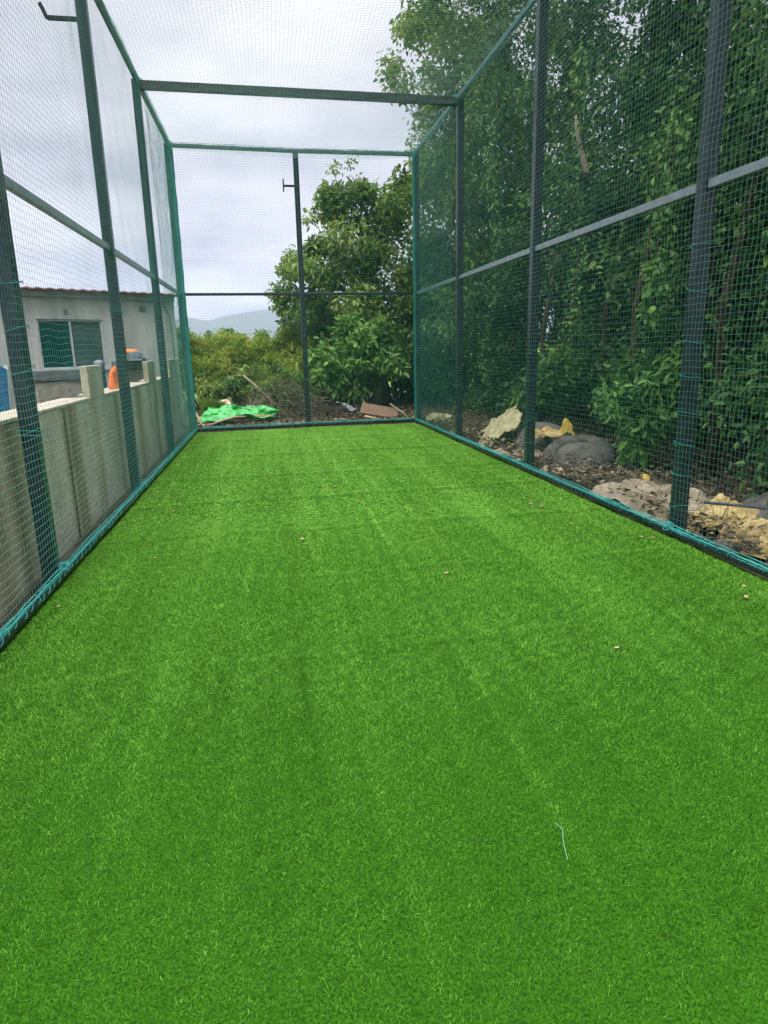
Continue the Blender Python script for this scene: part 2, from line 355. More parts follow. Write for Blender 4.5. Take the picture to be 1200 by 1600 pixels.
sets = [blades(420000, .85, 3.3, .0108, .0014, 1.15, .12, .68, 0, .21), blades(320000, 2.6, 6.0, .017, .0022, .95, .3, .5, 0, .18), blades(300000, 5.6, 13.9, .025, .0040, .5, .55, .4, 0, .18)]
Vb = []; Qb = []; Ab = []; nn = 0
for a, q, c in sets:
    Vb.append(a); Qb.append(q + nn); Ab.append(c); nn += len(a)
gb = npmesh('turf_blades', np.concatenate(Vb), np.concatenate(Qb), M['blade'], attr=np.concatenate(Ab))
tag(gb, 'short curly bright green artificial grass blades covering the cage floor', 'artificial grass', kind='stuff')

# ------------------------------------------------------------------ cage frame
cage = empty('batting_cage_frame', (.8, 7.7, 0), 'tall dark steel frame of the practice cage standing round the green turf', 'sports cage')
cage_off = Vector(cage.location)
def local(mb, par):   # shift world coords into the parent's local space
    o = Vector(par.location); c, s = math.cos(-par.rotation_euler.z), math.sin(-par.rotation_euler.z)
    Rz = np.array([[c, -s, 0], [s, c, 0], [0, 0, 1]])
    mb.v = [(v - np.array(o)) @ Rz.T for v in mb.v]; return mb
def cpart(mb, name, mt, bevel=.004, **k): return local(mb, cage).build(name, mt, cage, bevel=bevel, **k)
def post_at(x, y, z1=ZT + .01):
    h = PW / 2; mb = MB(); mb.box(x - h, x + h, y - h, y + h, -.06, z1); o = cpart(mb, 'post', M['post'], .006)
    return o
pl_xy = [(XL(y), y) for y in YL] + [(XR(y), y) for y in YR] + [MD]
posts = [post_at(x, y) for x, y in pl_xy]
for side, YS, XF, c in (('l', YL, XL, FL), ('r', YR, XR, FR)):
    e = PW / 2
    for a, b in zip([Y0] + YS[:-1], YS):       # middle rail between posts
        a2 = a + (e if a != Y0 else 0)
        cpart(MB().bar((XF(a2), a2, ZM), (XF(b - e), b - e, ZM), .05, .06), 'mid_rail', M['rail'])
    cpart(MB().bar((XF(Y0), Y0, ZT + .04), (XF(YS[-1] + .05), YS[-1] + .05, ZT + .04), .05, .05), 'top_rail', M['post'])
    sgn = 1 if side == 'l' else -1
    cpart(MB().bar((XF(Y0) + sgn * .085, Y0, .045), (XF(YS[-1]) + sgn * .085, YS[-1] - .03, .045), .04, .036), 'base_rail', M['post'])
def back_span(z, w, h, name, mt, inset=0., gap=.05):
    for a, b in ((FL, MD), (MD, FR)):
        d = np.array(b) - a; ln = np.linalg.norm(d); d = d / ln; nrm = np.array([-d[1], d[0]])
        p = np.array(a) + d * gap - nrm * inset; q = np.array(b) - d * gap - nrm * inset
        cpart(MB().bar((*p, z), (*q, z), w, h), name, mt)
back_span(ZM, .045, .05, 'mid_rail', M['post'])
back_span(ZT - .02, .055, .06, 'top_rail', M['post'])
back_span(.045, .045, .05, 'base_rail', M['post'], inset=.09, gap=.0)
for k in (2,):
    cpart(MB().bar((XL(YL[k]) + .05, YL[k], ZT - .05), (XR(YR[k]) - .05, YR[k], ZT - .05), .10, .10), 'crossbar', M['beam'])
# light brackets
b_ = MB(); b_.bar((XL(7.72) - .05, 7.72, 4.64), (-1.84, 7.72, 4.64), .035); b_.bar((-1.84, 7.72, 4.635), (-1.89, 7.72, 4.76), .034); cpart(b_, 'bracket', M['beam'], .002)
b_ = MB(); b_.bar((MD[0] - .05, MD[1], 4.5), (.56, MD[1], 4.5), .035); b_.bar((.548, MD[1], 4.40), (.548, MD[1], 4.62), .024); cpart(b_, 'bracket', M['beam'], .002)

# ------------------------------------------------------------------ netting
net = empty('sports_netting', (.8, 7.7, 0), 'fine square mesh green nylon netting hung inside the steel frame', 'net')
net_off = np.array(net.location)
CELL, SEG = .045, .09
def strands(Sf, La, Lb, nrm, r, cell=CELL, seg=SEG):
    """Sf(a,b)->points. lines at constant a and at constant b, as three sided cords"""
    Vs = []; Qs = []; n0 = 0
    for which in (0, 1):
        lc, ls = (La, Lb) if which == 0 else (Lb, La)
        c = np.arange(0, lc + 1e-6, cell); s = np.linspace(0, ls, int(ls / seg) + 1)
        C_, S_ = np.meshgrid(c, s, indexing='ij')
        P = Sf(C_, S_) if which == 0 else Sf(S_, C_)
        t_ = np.gradient(P, axis=1); t_ /= np.linalg.norm(t_, axis=2)[..., None]
        u_ = np.cross(t_, nrm); u_ /= np.linalg.norm(u_, axis=2)[..., None]
        w_ = np.cross(u_, t_)
        ring = [P + r * (math.cos(a) * u_ + math.sin(a) * w_) for a in (PI / 2, PI / 2 + 2 * PI / 3, PI / 2 + 4 * PI / 3)]
        V = np.stack(ring, 2); nl, ns = P.shape[:2]
        idx = (np.arange(nl)[:, None, None] * ns + np.arange(ns - 1)[None, :, None]) * 3 + np.arange(3)[None, None, :]
        nxt = (np.arange(nl)[:, None, None] * ns + np.arange(ns - 1)[None, :, None]) * 3 + (np.arange(3)[None, None, :] + 1) % 3
        Q = np.stack([idx, nxt, nxt + 3, idx + 3], -1).reshape(-1, 4)
        Vs.append(V.reshape(-1, 3)); Qs.append(Q + n0); n0 += V.size // 3
    return np.concatenate(Vs) - net_off, np.concatenate(Qs)
def jitter(P, seed, nrm, amp_out=.03, amp_in=.008):
    nr = np.array(nrm, float)
    o = wnoise(P, .30, seed) * amp_out + wnoise(P, 1.6, seed + 1, 2) * amp_out * .22
    q = P + nr * o[..., None]
    q = q + np.stack([wnoise(P, 2.2, seed + 2, 2), wnoise(P, 2.2, seed + 3, 2), wnoise(P, 2.2, seed + 4, 2)], -1) * amp_in * (1 - np.abs(nr))
    return q
NR = .00100
def side_panel(XF, sgn, yf, seed):
    ln = yf - Y0
    def S(a, b):
        y = Y0 + a; P = np.stack([XF(y) + sgn * (OFF + .012), y, .06 + b], -1)
        sag = .035 * np.sin(b / (ZT - .06) * PI) * np.abs(np.sin(a * PI / 3.0))
        P = jitter(P, seed, (1, 0, 0)); P[..., 0] = np.where(sgn > 0, np.maximum(P[..., 0], XF(y) + OFF), np.minimum(P[..., 0], XF(y) - OFF)) + sgn * sag
        return P
    v, q = strands(S, ln, ZT - .06, (1., 0, 0), NR)
    npmesh('net_panel', v, q, M['net'], net)
side_panel(XL, 1, FL[1] - OFF, 51)
side_panel(XR, -1, FR[1] - OFF, 61)
def overlap_panel(XF, sgn, ya_, yb_, seed):
    def S(a, b):
        y = ya_ + a; P = np.stack([XF(y) + sgn * (OFF + .03), y, .06 + b], -1); P = jitter(P, seed, (1, 0, 0), .02, .02)
        P[..., 0] = XF(y) + sgn * np.maximum(sgn * (P[..., 0] - XF(y)), OFF + .004); return P
    v, q = strands(S, yb_ - ya_, ZT - .06, (1., 0, 0), NR); npmesh('net_panel', v, q, M['net'], net)
overlap_panel(XR, -1, 10.80, FR[1] - OFF, 91)
overlap_panel(XL, 1, 10.66, FL[1] - OFF, 95)
BP = [(FL[0] + OFF, FL[1] - OFF), (MD[0], MD[1] - OFF), (FR[0] - OFF, FR[1] - OFF)]
def backS(a, b):
    L1 = BP[1][0] - BP[0][0]; x = BP[0][0] + a
    y = np.where(a < L1, BP[0][1] + (BP[1][1] - BP[0][1]) * a / L1, BP[1][1] + (BP[2][1] - BP[1][1]) * (a - L1) / (BP[2][0] - BP[1][0]))
    P = np.stack([x, y - .015, .06 + b], -1); P = jitter(P, 71, (0, 1, 0), .02, .010); P[..., 1] = np.minimum(P[..., 1], y)
    return P
v, q = strands(backS, BP[2][0] - BP[0][0], ZT - .06, (0, 1., 0), NR); npmesh('net_panel', v, q, M['net'], net)
def roofS(a, b):
    y = Y0 + b; W_ = (XR(y) - XL(y)) - 2 * OFF; f = a / (XR(7.7) - XL(7.7) - 2 * OFF)
    yy = Y0 + b * (far_y(XL(y) + OFF + f * W_) + .05 - Y0) / (13.4 - Y0)
    bay = np.abs(np.sin((b + Y0 - 1.65) * PI / 2.97))
    z = ZT - .10 - .10 * np.sin(f * PI) * (.35 + .65 * bay) + .08 * (1 - bay) * 0
    P = np.stack([XL(y) + OFF + f * W_, yy, z], -1)
    return jitter(P, 81, (0, 0, 1), .02, .008)
v, q = strands(roofS, XR(7.7) - XL(7.7) - 2 * OFF, 13.4 - Y0, (0, 0, 1.), NR); npmesh('net_panel', v, q, M['net'], net)

def npart(mb, name, mt, smooth=True): return local(mb, net).build(name, mt, net, smooth=smooth)
def wavy(a, b, n, amp, seed, sag=0):
    t_ = np.linspace(0, 1, n)[:, None]; P = np.array(a) * (1 - t_) + np.array(b) * t_
    P = P + np.stack([wnoise(P, 1.4, seed), wnoise(P, 1.4, seed + 1), wnoise(P, 1.4, seed + 2)], -1) * amp
    P[:, 2] -= sag * np.sin(t_[:, 0] * PI); return P
def edge_rope(a, b, name, r=.012, seed=1, loops=True, lr=.034, ends=3, rmat='rope', lmat='twine'):
    a = np.array(a, float); b = np.array(b, float); ln = np.linalg.norm(b - a); n = int(ln / .06)
    mb = MB()
    for k in range(ends):
        off = np.array([0, 0, .012 * (k - 1)]) + R_.normal(size=3) * .004
        mb.tube(wavy(a + off, b + off, n, .006, seed * 10 + k * 3), r * (.9 - .2 * k), 5)
    npart(mb, name, M[rmat])
    if loops:
        mb = MB(); d = (b - a) / ln; up = np.array([0, 0, 1.]) if abs(d[2]) < .9 else np.array([1., 0, 0]); s_ = np.cross(d, up)
        # irregular lacing spiral around the rail
        turns = ln / .11; k = int(turns * 9); tt = np.linspace(0, 1, k)
        th = 2 * PI * turns * tt + 1.2 * np.sin(tt * 47) + .8 * np.sin(tt * 131)
        rad = lr * (1.05 + .12 * np.sin(tt * 211) + .1 * np.sin(tt * 83))
        lng = ln * tt + .018 * np.sin(tt * 300)
        P = a + d * lng[:, None] + (s_ * np.cos(th)[:, None] + up * np.sin(th)[:, None]) * rad[:, None]
        mb.tube(P, .0022, 4)
        mb.tube(wavy(a + s_ * .02 + up * (lr + .004), b + s_ * .02 + up * (lr + .004), n, .007, seed * 10 + 70), .0035, 4)
        mb.tube(wavy(a - s_ * .02 + up * (lr - .004), b - s_ * .02 + up * (lr - .004), n, .007, seed * 10 + 75), .0035, 4)
        npart(mb, 'lacing', M[lmat])
edge_rope((XL(Y0) + .085, Y0, .066), (XL(13.38) + .085, 13.38, .066), 'edge_rope', seed=1, lr=.026)
edge_rope((XR(Y0) - .085, Y0, .066), (XR(13.55) - .085, 13.55, .066), 'edge_rope', seed=2, lr=.026)
edge_rope((FL[0] + .09, FL[1] - .09, .066), (MD[0], MD[1] - .09, .066), 'edge_rope', seed=3, lr=.034)
edge_rope((MD[0], MD[1] - .09, .066), (FR[0] - .09, FR[1] - .09, .066), 'edge_rope', seed=4, lr=.034)
for k, (XF, yf, sg) in enumerate(((XL, 13.42, 1), (XR, 13.6, -1))):
    edge_rope((XF(Y0) + sg * .05, Y0, ZT - .02), (XF(yf) + sg * .05, yf, ZT - .02), 'edge_rope', r=.013, seed=5 + k, lr=.024, lmat='rope', rmat='rope_dark')
edge_rope((FL[0], FL[1] - .075, ZT - .02), (MD[0], MD[1] - .075, ZT - .02), 'edge_rope', r=.012, seed=7, lr=.026, lmat='rope_dark', rmat='rope_dark')
edge_rope((MD[0], MD[1] - .075, ZT - .02), (FR[0], FR[1] - .075, ZT - .02), 'edge_rope', r=.012, seed=8, lr=.026, lmat='rope_dark', rmat='rope_dark')
# bunched net rolled down the two far corner posts
for k, (x, y, s_) in enumerate(((FL[0] + .072, FL[1] - .072, 1), (FR[0] - .072, FR[1] - .072, -1))):
    mb = MB()
    for j in range(7):
        o = R_.normal(size=2) * .010
        mb.tube(wavy((x + o[0], y + o[1], .06), (x + o[0], y + o[1], ZT), 90, .008, 300 + 20 * k + j), .007 + .003 * R_.random(), 5)
    npart(mb, 'corner_bundle', M['rope'])
# knotted tufts at the top corners and post feet
for k, (x, y, z) in enumerate([(FL[0] + .06, FL[1] - .06, ZT), (FR[0] - .06, FR[1] - .06, ZT), (XR(YR[0]) - .09, YR[0] - .02, .09), (XL(YL[0]) + .09, YL[0], .09), (XL(YL[1]) + .09, YL[1], .09), (XL(YL[2]) + .06, YL[2], ZT), (XR(YR[2]) - .06, YR[2], ZT)]):
    mb = MB()
    for j in range(9):
        t_ = np.linspace(0, 2 * PI, 14); r_ = .02 + .025 * R_.random(); n_ = R_.normal(size=3); n_ /= np.linalg.norm(n_)
        u_ = np.cross(n_, [.3, .5, .8]); u_ /= np.linalg.norm(u_); w_ = np.cross(n_, u_)
        mb.tube(np.array([x, y, z]) + r_ * (np.cos(t_)[:, None] * u_ + np.sin(t_)[:, None] * w_) + R_.normal(size=3) * .010, .0025, 4, cap=False)
    npart(mb, 'knot', M['twine'])
# twine ties looped round the posts
def tie(px, py, z, sg, tilt=0., far=False):
    h = PW / 2 + .006; mb = MB(); xi = px + sg * (OFF + .03)
    base = [(-h, -h), (-h, h), (h, h), (h + .02, h * .3), (h + .02, -h * .3), (h, -h), (-h, -h)] if not far else [(-h, h), (h, h), (h, -h), (h * .3, -h - .02), (-h * .3, -h - .02), (-h, -h), (-h, h)]
    pts = [(px + (a * sg if not far else a), py + b, z + tilt * (a + b) + .006 * math.sin(17 * a + 31 * b + z * 9)) for a, b in base]
    mb.tube(pts, .0024, 4, cap=False)
    e_ = Vector(pts[3]); mb.tube([e_, e_ + Vector((sg * .01, -.03, -.02)), e_ + Vector((sg * .02, -.06, .01 - .05 * R_.random()))], .002, 4)
    npart(mb, 'tie', M['rope'])
for z in (.25, .5, .74, .98, 1.25, 1.5, 1.86, 2.18): tie(XR(YR[0]), YR[0], z, -1, .15 * R_.normal())
for z in (.35, .62, 1.1, 1.42): tie(XR(YR[1]), YR[1], z, -1, .15 * R_.normal())
for z in (.4, .9): tie(XR(YR[2]), YR[2], z, -1, .1)
for z in (1.0, 1.03, 1.42, 1.68, 1.95): tie(XL(YL[0]), YL[0], z, 1, .2 * R_.normal())
for z in (.9, 1.5, 1.95, 1.98): tie(XL(YL[1]), YL[1], z, 1, .3 * R_.normal())
for z in (1.3, 1.7): tie(XL(YL[2]), YL[2], z, 1, .1)
for z in (.35, .6, .95, 1.2, 1.5, 1.8, 2.1): tie(MD[0], MD[1], z, 1, .08 * R_.normal(), far=True)

# ------------------------------------------------------------------ concrete wall on the left
wall = empty('concrete_wall', (-1.83, 8, -.1), 'low stained grey concrete wall with raised piers behind the left netting', 'wall')
def wpart(mb, name, mt, bevel=.008, **k): return local(mb, wall).build(name, mt, wall, bevel=bevel, **k)
WX = -1.70
wpart(MB().box(WX - .26, WX, .5, 14.15, -.1, 1.075), 'wall_base', M['concrete'])
piers = [(6.98, 7.58), (10.45, 11.15), (12.75, 14.15)]
ya = .5
for a, b in piers:
    wpart(MB().box(WX - .265, WX + .006, ya, a, 1.077, 1.108), 'coping', M['coping'])
    wpart(MB().box(WX - .07, WX + .003, a + .003, b - .003, 1.077, 1.405), 'pier', M['concrete'])
    ya = b
for y in (6.02,):
    wpart(MB().box(WX + .001, WX + .008, y, y + .035, -.1, 1.07), 'rusty_strip', M['rust'])

UV = Vector((.79765, .60311, 0)); NV = Vector((.60311, -.79765, 0))
ROT = math.atan2(.60311, .79765)
def frm(org):   # local frame: x along the house, y into it, z up
    return Matrix.Translation(Vector(org)) @ Matrix.Rotation(ROT, 4, 'Z')
# ------------------------------------------------------------------ house
house = empty('house', (-5.04, 16, -.1), 'white single storey house with a red sheet roof edge beyond the concrete wall', 'house', rz=ROT)
def hbox(name, mt, x0, x1, y0, y1, z0, z1, par=house, **k):
    o = MB().box(x0, x1, y0, y1, z0, z1).build(name, mt, par, **k); return o
H_ = 3.0
u0, u1 = -5.0, 3.6; wx0, wx1, wz0, wz1 = .24, 1.72, 1.32, 2.41
mb = MB(); mb.box(u0, wx0, 0, .2, 0, H_); mb.box(wx1, u1, 0, .2, 0, H_); mb.box(wx0, wx1, 0, .2, 0, wz0); mb.box(wx0, wx1, 0, .2, wz1, H_)
mb.box(u1 - .2, u1, .2, 5, 0, H_); mb.box(u0, u0 + .2, .2, 5, 0, H_); mb.box(u0, u1, 5, 5.2, 0, H_); mb.box(u0 + .2, u1 - .2, .2, 5, 2.9, H_)
mb.build('wall', M['render_white'], house)
win = MB()
for a, b, c, d in ((wx0, wx1, wz0, wz0 + .045), (wx0, wx1, wz1 - .045, wz1), (wx0, wx0 + .05, wz0 + .045, wz1 - .045), (wx1 - .05, wx1, wz0 + .045, wz1 - .045), (.945, .99, wz0 + .045, wz1 - .045)):
    win.box(a, b, .03, .09, c, d)
wf = win.build('window', M['alu'], house, bevel=.003)
MB().box(wx0 + .05, .945, .05, .06, wz0 + .045, wz1 - .045).build('pane', M['glass_green'], wf)
MB().box(.99, wx1 - .05, .07, .08, wz0 + .045, wz1 - .045).build('pane', M['glass_dark'], wf)
MB().box(wx0 - .05, wx1 + .05, -.05, .028, wz0 - .05, wz0 - .003).build('sill', M['render_white'], wf, bevel=.004)
# corrugated roof sheet
nxr = 260; xs_ = np.linspace(u0 - .15, u1 + .15, nxr + 1); ys_ = np.linspace(-.22, 5.4, 6)
X, Y = np.meshgrid(xs_, ys_); Zr = H_ + .045 + (Y + .22) * -.02 + .011 * np.sin(X * 2 * PI / .24)
Vt = np.stack([X, Y, Zr], -1).reshape(-1, 3); Vd = Vt - [0, 0, .03]; n_ = nxr + 1
i = (np.arange(nxr)[None, :] + (np.arange(5) * n_)[:, None]).ravel(); Qt = np.stack([i, i + 1, i + n_ + 1, i + n_], 1)
m_ = len(Vt); e0 = np.arange(nxr); Qe = np.stack([e0 + m_, e0 + 1 + m_, e0 + 1, e0], 1)
npmesh('roof', np.concatenate([Vt, Vd]), np.concatenate([Qt, Qt[:, ::-1] + m_, Qe]), M['roof'], house, smooth=False)
hbox('fascia', M['render_white'], u0, u1, -.06, -.003, H_ - .12, H_ + .005)
hbox('vent', M['trough_top'], 2.66, 2.82, -.03, -.003, 2.62, 2.74, bevel=.01)
hbox('vent', M['trough_top'], .86, .93, -.05, -.003, 2.55, 2.62, bevel=.01)
# cable drooping along the right gable
MB().tube([(3.25, -.04, 2.95), (3.3, -.05, 2.75), (3.42, -.05, 2.55), (3.46, -.04, 2.0), (3.46, -.04, 1.0)], .012, 5).build('downpipe', M['trough_top'], house, smooth=True)

# cement troughs between the wall and the house
def trough(x, y, ln, top, mid, label, w=.5):
    t_ = empty('cement_trough', (x, y, -.1), label, 'trough', rz=ROT)
    MB().box(.03, ln, .02, w - .02, 0, mid + .1).build('basin', M['trough_body'], t_, bevel=.012)
    MB().box(-.02, ln + .03, -.01, w + .02, mid + .101, top + .1).build('slab', M['trough_top'], t_, bevel=.015)
trough(-2.97, 9.5, .68, 1.33, 1.18, 'cement trough with a thick dark slab top in front of the house window')
trough(-2.44, 12.43, .44, 1.40, 1.24, 'smaller cement trough beyond the second left post, topped by a dark slab', w=.35)

# blue sheet leaning
bs = empty('blue_board', (-2.42, 6.5, 0), 'blue board with a white border leaning beyond the wall at the left edge', 'board')
q_ = Matrix.Rotation(math.radians(-12), 4, 'X')
MB().box(-.012, .012, -.62, .16, -.1, 1.46, q_).build('panel', M['blue'], bs)
MB().box(-.02, .02, .162, .26, -.1, 1.50, q_).build('border', M['render_white'], bs, bevel=.004)

# ------------------------------------------------------------------ crumpled things
def lump(name, loc, size, mt, seed, label, cat, noise=.25, fr=1.2, rz=0., flat=0., sharp=False, sub=5, group=None, sag=0., parent=None, kind=None):
    bm = bmesh.new(); bmesh.ops.create_icosphere(bm, subdivisions=sub, radius=1)
    V = np.array([v.co[:] for v in bm.verts])
    n = wnoise(V, fr * .35, seed, 3)
    cr = 1 - np.abs(wnoise(V, fr * .8, seed + 5, 3)) * 1.6   # creases
    V = V * (1 + noise * n + noise * .35 * cr)[:, None]
    if flat: V[:, 2] = np.where(V[:, 2] < 0, V[:, 2] * flat, V[:, 2])
    if sharp: V = np.sign(V) * np.abs(V) ** .8
    V *= np.array(size)
    c, s = math.cos(rz), math.sin(rz); V = V @ np.array([[c, s, 0], [-s, c, 0], [0, 0, 1]])
    for v, p in zip(bm.verts, V): v.co = p
    me = bpy.data.meshes.new(name); bm.to_mesh(me); bm.free(); me.polygons.foreach_set('use_smooth', [True] * len(me.polygons))
    me.materials.append(mt); o = link(name, me, parent); o.location = loc
    if label: tag(o, label, cat, group, kind)
    return o
def folds(P, seed, f=1.0):
    g = np.random.default_rng(seed); z = 0
    W_ = np.stack([wnoise(P, .35, seed + 1, 2), wnoise(P, .35, seed + 2, 2), P[..., 2] * 0], -1) * .35
    for k in range(7):
        d = np.array([math.cos(a := g.uniform(0, PI)), math.sin(a), 0]); fr = f * (.45 + .33 * k) * g.uniform(.8, 1.2)
        x = ((P + W_) @ d) * fr + g.random(); z = z + np.abs(2 * (x - np.floor(x)) - 1) * 1.0 / (1 + .7 * k) * (.5 + .5 * wnoise(P, .5, seed + 20 + k, 1) ** 2)
    return z / 2.2
def sheet(name, loc, sx, sy, mt, seed, label, cat, hump=.2, crease=.06, rz=0., n=60, edge=.15, group=None, tilt=(0, 0), thick=.006):
    u_, v_ = np.meshgrid(np.linspace(-1, 1, n), np.linspace(-1, 1, n))
    P = np.stack([u_, v_, u_ * 0], -1)
    ex = 1 + edge * wnoise(P * [0, 1, 0] + 3, .8, seed); ey = 1 + edge * wnoise(P * [1, 0, 0] + 5, .8, seed + 1)
    X = u_ * sx / 2 * ex; Y = v_ * sy / 2 * ey
    r2 = np.clip(1 - (u_ ** 2 + v_ ** 2) * .6, 0, 1)
    Z = hump * r2 * (1 + .5 * wnoise(P, .5, seed + 2)) + crease * 2.6 * folds(P, seed + 3) + tilt[0] * X + tilt[1] * Y
    X = X + crease * .5 * wnoise(P, .9, seed + 7); Y = Y + crease * .5 * wnoise(P, .9, seed + 8)
    Z = Z - np.percentile(Z, 4) ; Z = np.maximum(Z, .004 + .004 * wnoise(P, 3, seed + 9))
    c, s = math.cos(rz), math.sin(rz)
    T = np.stack([X * c - Y * s, X * s + Y * c, Z], -1).reshape(-1, 3); B_ = T - [0, 0, thick]
    i = (np.arange(n - 1)[None, :] + (np.arange(n - 1) * n)[:, None]).ravel(); Q = np.stack([i, i + 1, i + n + 1, i + n], 1); m_ = n * n
    bd = list(range(n)) + [n * k + n - 1 for k in range(1, n)] + [n * (n - 1) + k for k in range(n - 2, -1, -1)] + [n * k for k in range(n - 2, 0, -1)]
    Qe = np.array([(bd[k] + m_, bd[(k + 1) % len(bd)] + m_, bd[(k + 1) % len(bd)], bd[k]) for k in range(len(bd))])
    o = npmesh(name, np.concatenate([T, B_]), np.concatenate([Q, Q[:, ::-1] + m_, Qe]), mt, smooth=True); o.location = loc
    return tag(o, label, cat, group)
GZ = .03
# items on / behind the left wall
lump('orange_cloth', (-1.80, 8.62, 1.10), (.055, .16, .26), M['orange'], 401, 'bright orange cloth heap slumped on the wall ledge beside the second left post', 'cloth', noise=.16, flat=.02, fr=1.6)
lump('grey_helmet', (-2.45, 10.8, 1.38), (.07, .08, .06), M['greyplastic'], 402, 'rounded dark grey plastic cover beside the orange cloth behind the wall', 'cover', noise=.05)
st_ = MB(); st_.tube([(-2.45, 10.98, 1.42), (-2.46, 11.0, 1.2), (-2.47, 11.02, -.05)], .045, 8)
st_.build('dark_pole', M['navy'], None, smooth=True); tag(bpy.data.objects['dark_pole'], 'dark upright pole under the grey cover behind the left wall', 'pole')
sheet('dark_tarp', (-2.25, 12.5, 1.40), .45, .55, M['navy'], 403, 'crumpled dark navy tarpaulin lying over the smaller cement trough', 'tarpaulin', hump=.12, crease=.05, rz=.2, edge=.1)
lump('orange_bag', (-2.27, 12.55, 1.53), (.11, .14, .075), M['orange'], 404, 'small orange bag on top of the dark tarpaulin beyond the wall', 'bag', noise=.25, flat=.3)

# back debris
sheet('green_tarp', (-.62, 14.70, .10), 1.25, .70, M['tarp'], 411, 'crumpled bright green plastic tarpaulin lying on poles behind the far netting', 'tarpaulin', hump=.05, crease=.17, rz=.05, n=120, edge=.4, tilt=(.0, .35))
def pole(name, pts, r, mt, label, cat, group=None, k=7):
    p = np.array(pts, float); o0 = p[0].copy(); o = MB().tube(p - o0, r, k).build(name, mt, None, smooth=True); o.location = o0
    return tag(o, label, cat, group)
pole('wooden_pole', [(-1.5, 14.95, .12), (-.7, 14.75, .14), (.05, 14.55, .15)], .045, M['bamboo'], 'thick pale wooden pole running under the green tarpaulin', 'pole')
pole('beige_hose', [(-1.55, 14.35, .05), (-1.3, 14.2, .06), (-1.15, 14.05, .08), (-.95, 14.12, .14), (-.7, 14.3, .19), (-.45, 14.5, .17)], .022, M['hose'], 'curved beige hose below the left end of the green tarpaulin', 'hose')
pole('curled_branch', [(-1.5, 14.6, .3), (-1.44, 14.35, .22), (-1.36, 14.1, .1), (-1.28, 13.98, .03), (-1.2, 14.0, .02)], .016, M['hose'], 'thin curled reddish branch beside the far left corner post', 'branch')
lump('tan_rock', (-.98, 15.6, .22), (.20, .16, .24), M['tan'], 421, 'tan angular rock standing behind the green tarpaulin', 'rock', noise=.22, sharp=True, flat=.8)
pole('dead_branch', [(-.52, 16.2, .98), (-.30, 16.1, .78), (-.02, 16.0, .50), (.25, 15.85, .26)], [.022, .028, .03, .03], M['palebark'], 'long pale dead branch leaning across the brushwood behind the far netting', 'branch')
bd = MB().box(-.42, .42, -.30, .30, -.018, .018, Matrix.Rotation(.28, 4, 'X') @ Matrix.Rotation(.2, 4, 'Y')).build('brown_board', M['board'], None, bevel=.004)
bd.location = (2.45, 14.75, .16); bd.rotation_euler.z = -.25; tag(bd, 'brown wooden board tilted on the soil right of the far centre post', 'board')
pole('timber_offcut', [(2.05, 14.3, .10), (2.35, 14.15, .03)], .03, M['bamboo'], 'short pale timber offcut in front of the brown board', 'timber')
pole('forked_stick', [(2.72, 14.9, .3), (2.95, 14.6, .12), (3.0, 14.35, .05)], .018, M['palebark'], 'bare stick leaning beside the brown board near the far right corner', 'stick')
sheet('polythene_bag', (1.80, 15.2, .16), .34, .36, M['polythene'], 433, 'crumpled cloudy polythene bag hanging in the shrub right of the centre post', 'plastic bag', hump=.03, crease=.06, rz=.9, edge=.3, tilt=(-.1, .5))
# right side debris, from the far corner to the near edge
lump('pale_bag', (3.36, 13.0, .10), (.20, .24, .12), M['sack_olive'], 441, 'small pale yellow bag on the soil by the far right corner', 'bag', noise=.35, flat=.5, fr=1.8)
sheet('olive_sack', (3.62, 10.15, .02), .62, 1.15, M['sack_olive'], 442, 'crumpled pale yellow sack draped to a point between the third and second right posts', 'sack', hump=.10, crease=.07, rz=-.35, n=90, edge=.3, tilt=(.75, .18))
lump('grey_sack', (4.02, 9.3, .04), (.42, .58, .34), M['sack_g'], 443, 'bulging grey brown sack lying against the pale yellow sack', 'sack', noise=.10, flat=.4, fr=1.5)
sheet('tan_sack', (3.42, 8.75, .03), .5, .8, M['sack_pale'], 444, 'flat tan sacking scrap in front of the bulging grey sack', 'sack', hump=.06, crease=.05, rz=.3, edge=.3)
# tyre: lying tilted, rim towards the turf
def tyre(loc, rot, R0=.40, r0=.125):
    t_ = empty('worn_tyre', loc, 'dusty grey worn tyre lying tilted on the soil behind the second right post', 'tyre'); t_.rotation_euler = rot
    n, k = 64, 20; a = np.arange(n) / n * 2 * PI; ph = np.arange(k) / k * 2 * PI
    A, Ph = np.meshgrid(a, ph, indexing='ij')
    open_ = np.abs(np.cos(Ph)) ** .7 * np.sign(np.cos(Ph)); rr = R0 + r0 * open_; zz = r0 * .85 * np.sin(Ph)
    tread = np.where(np.cos(Ph) > .55, .008 * np.sign(np.sin(A * 36)), 0); rr = rr + tread
    V = np.stack([rr * np.cos(A), rr * np.sin(A), zz], -1).reshape(-1, 3)
    i = np.arange(n)[:, None] * k; j = np.arange(k)[None, :]; i2 = ((np.arange(n) + 1) % n)[:, None] * k; j2 = (j + 1) % k
    Q = np.stack([i + j, i2 + j, i2 + j2, i + j2], -1).reshape(-1, 4)
    npmesh('tread', V, Q, M['tyre'], t_, smooth=True)
    lump('dirt_fill', (0, 0, .0), (R0 * .98, R0 * .98, r0 * .75), M['sack_g'], 447, None, None, noise=.12, sub=4, parent=t_)
tyre((3.92, 7.95, .10), (math.radians(14), math.radians(-20), math.radians(25)), .36, .095)
sheet('yellow_bag', (4.05, 8.65, .26), .2, .24, M['yellow'], 446, 'small bright yellow bag poking up behind the worn tyre', 'bag', hump=.18, crease=.05, edge=.3)
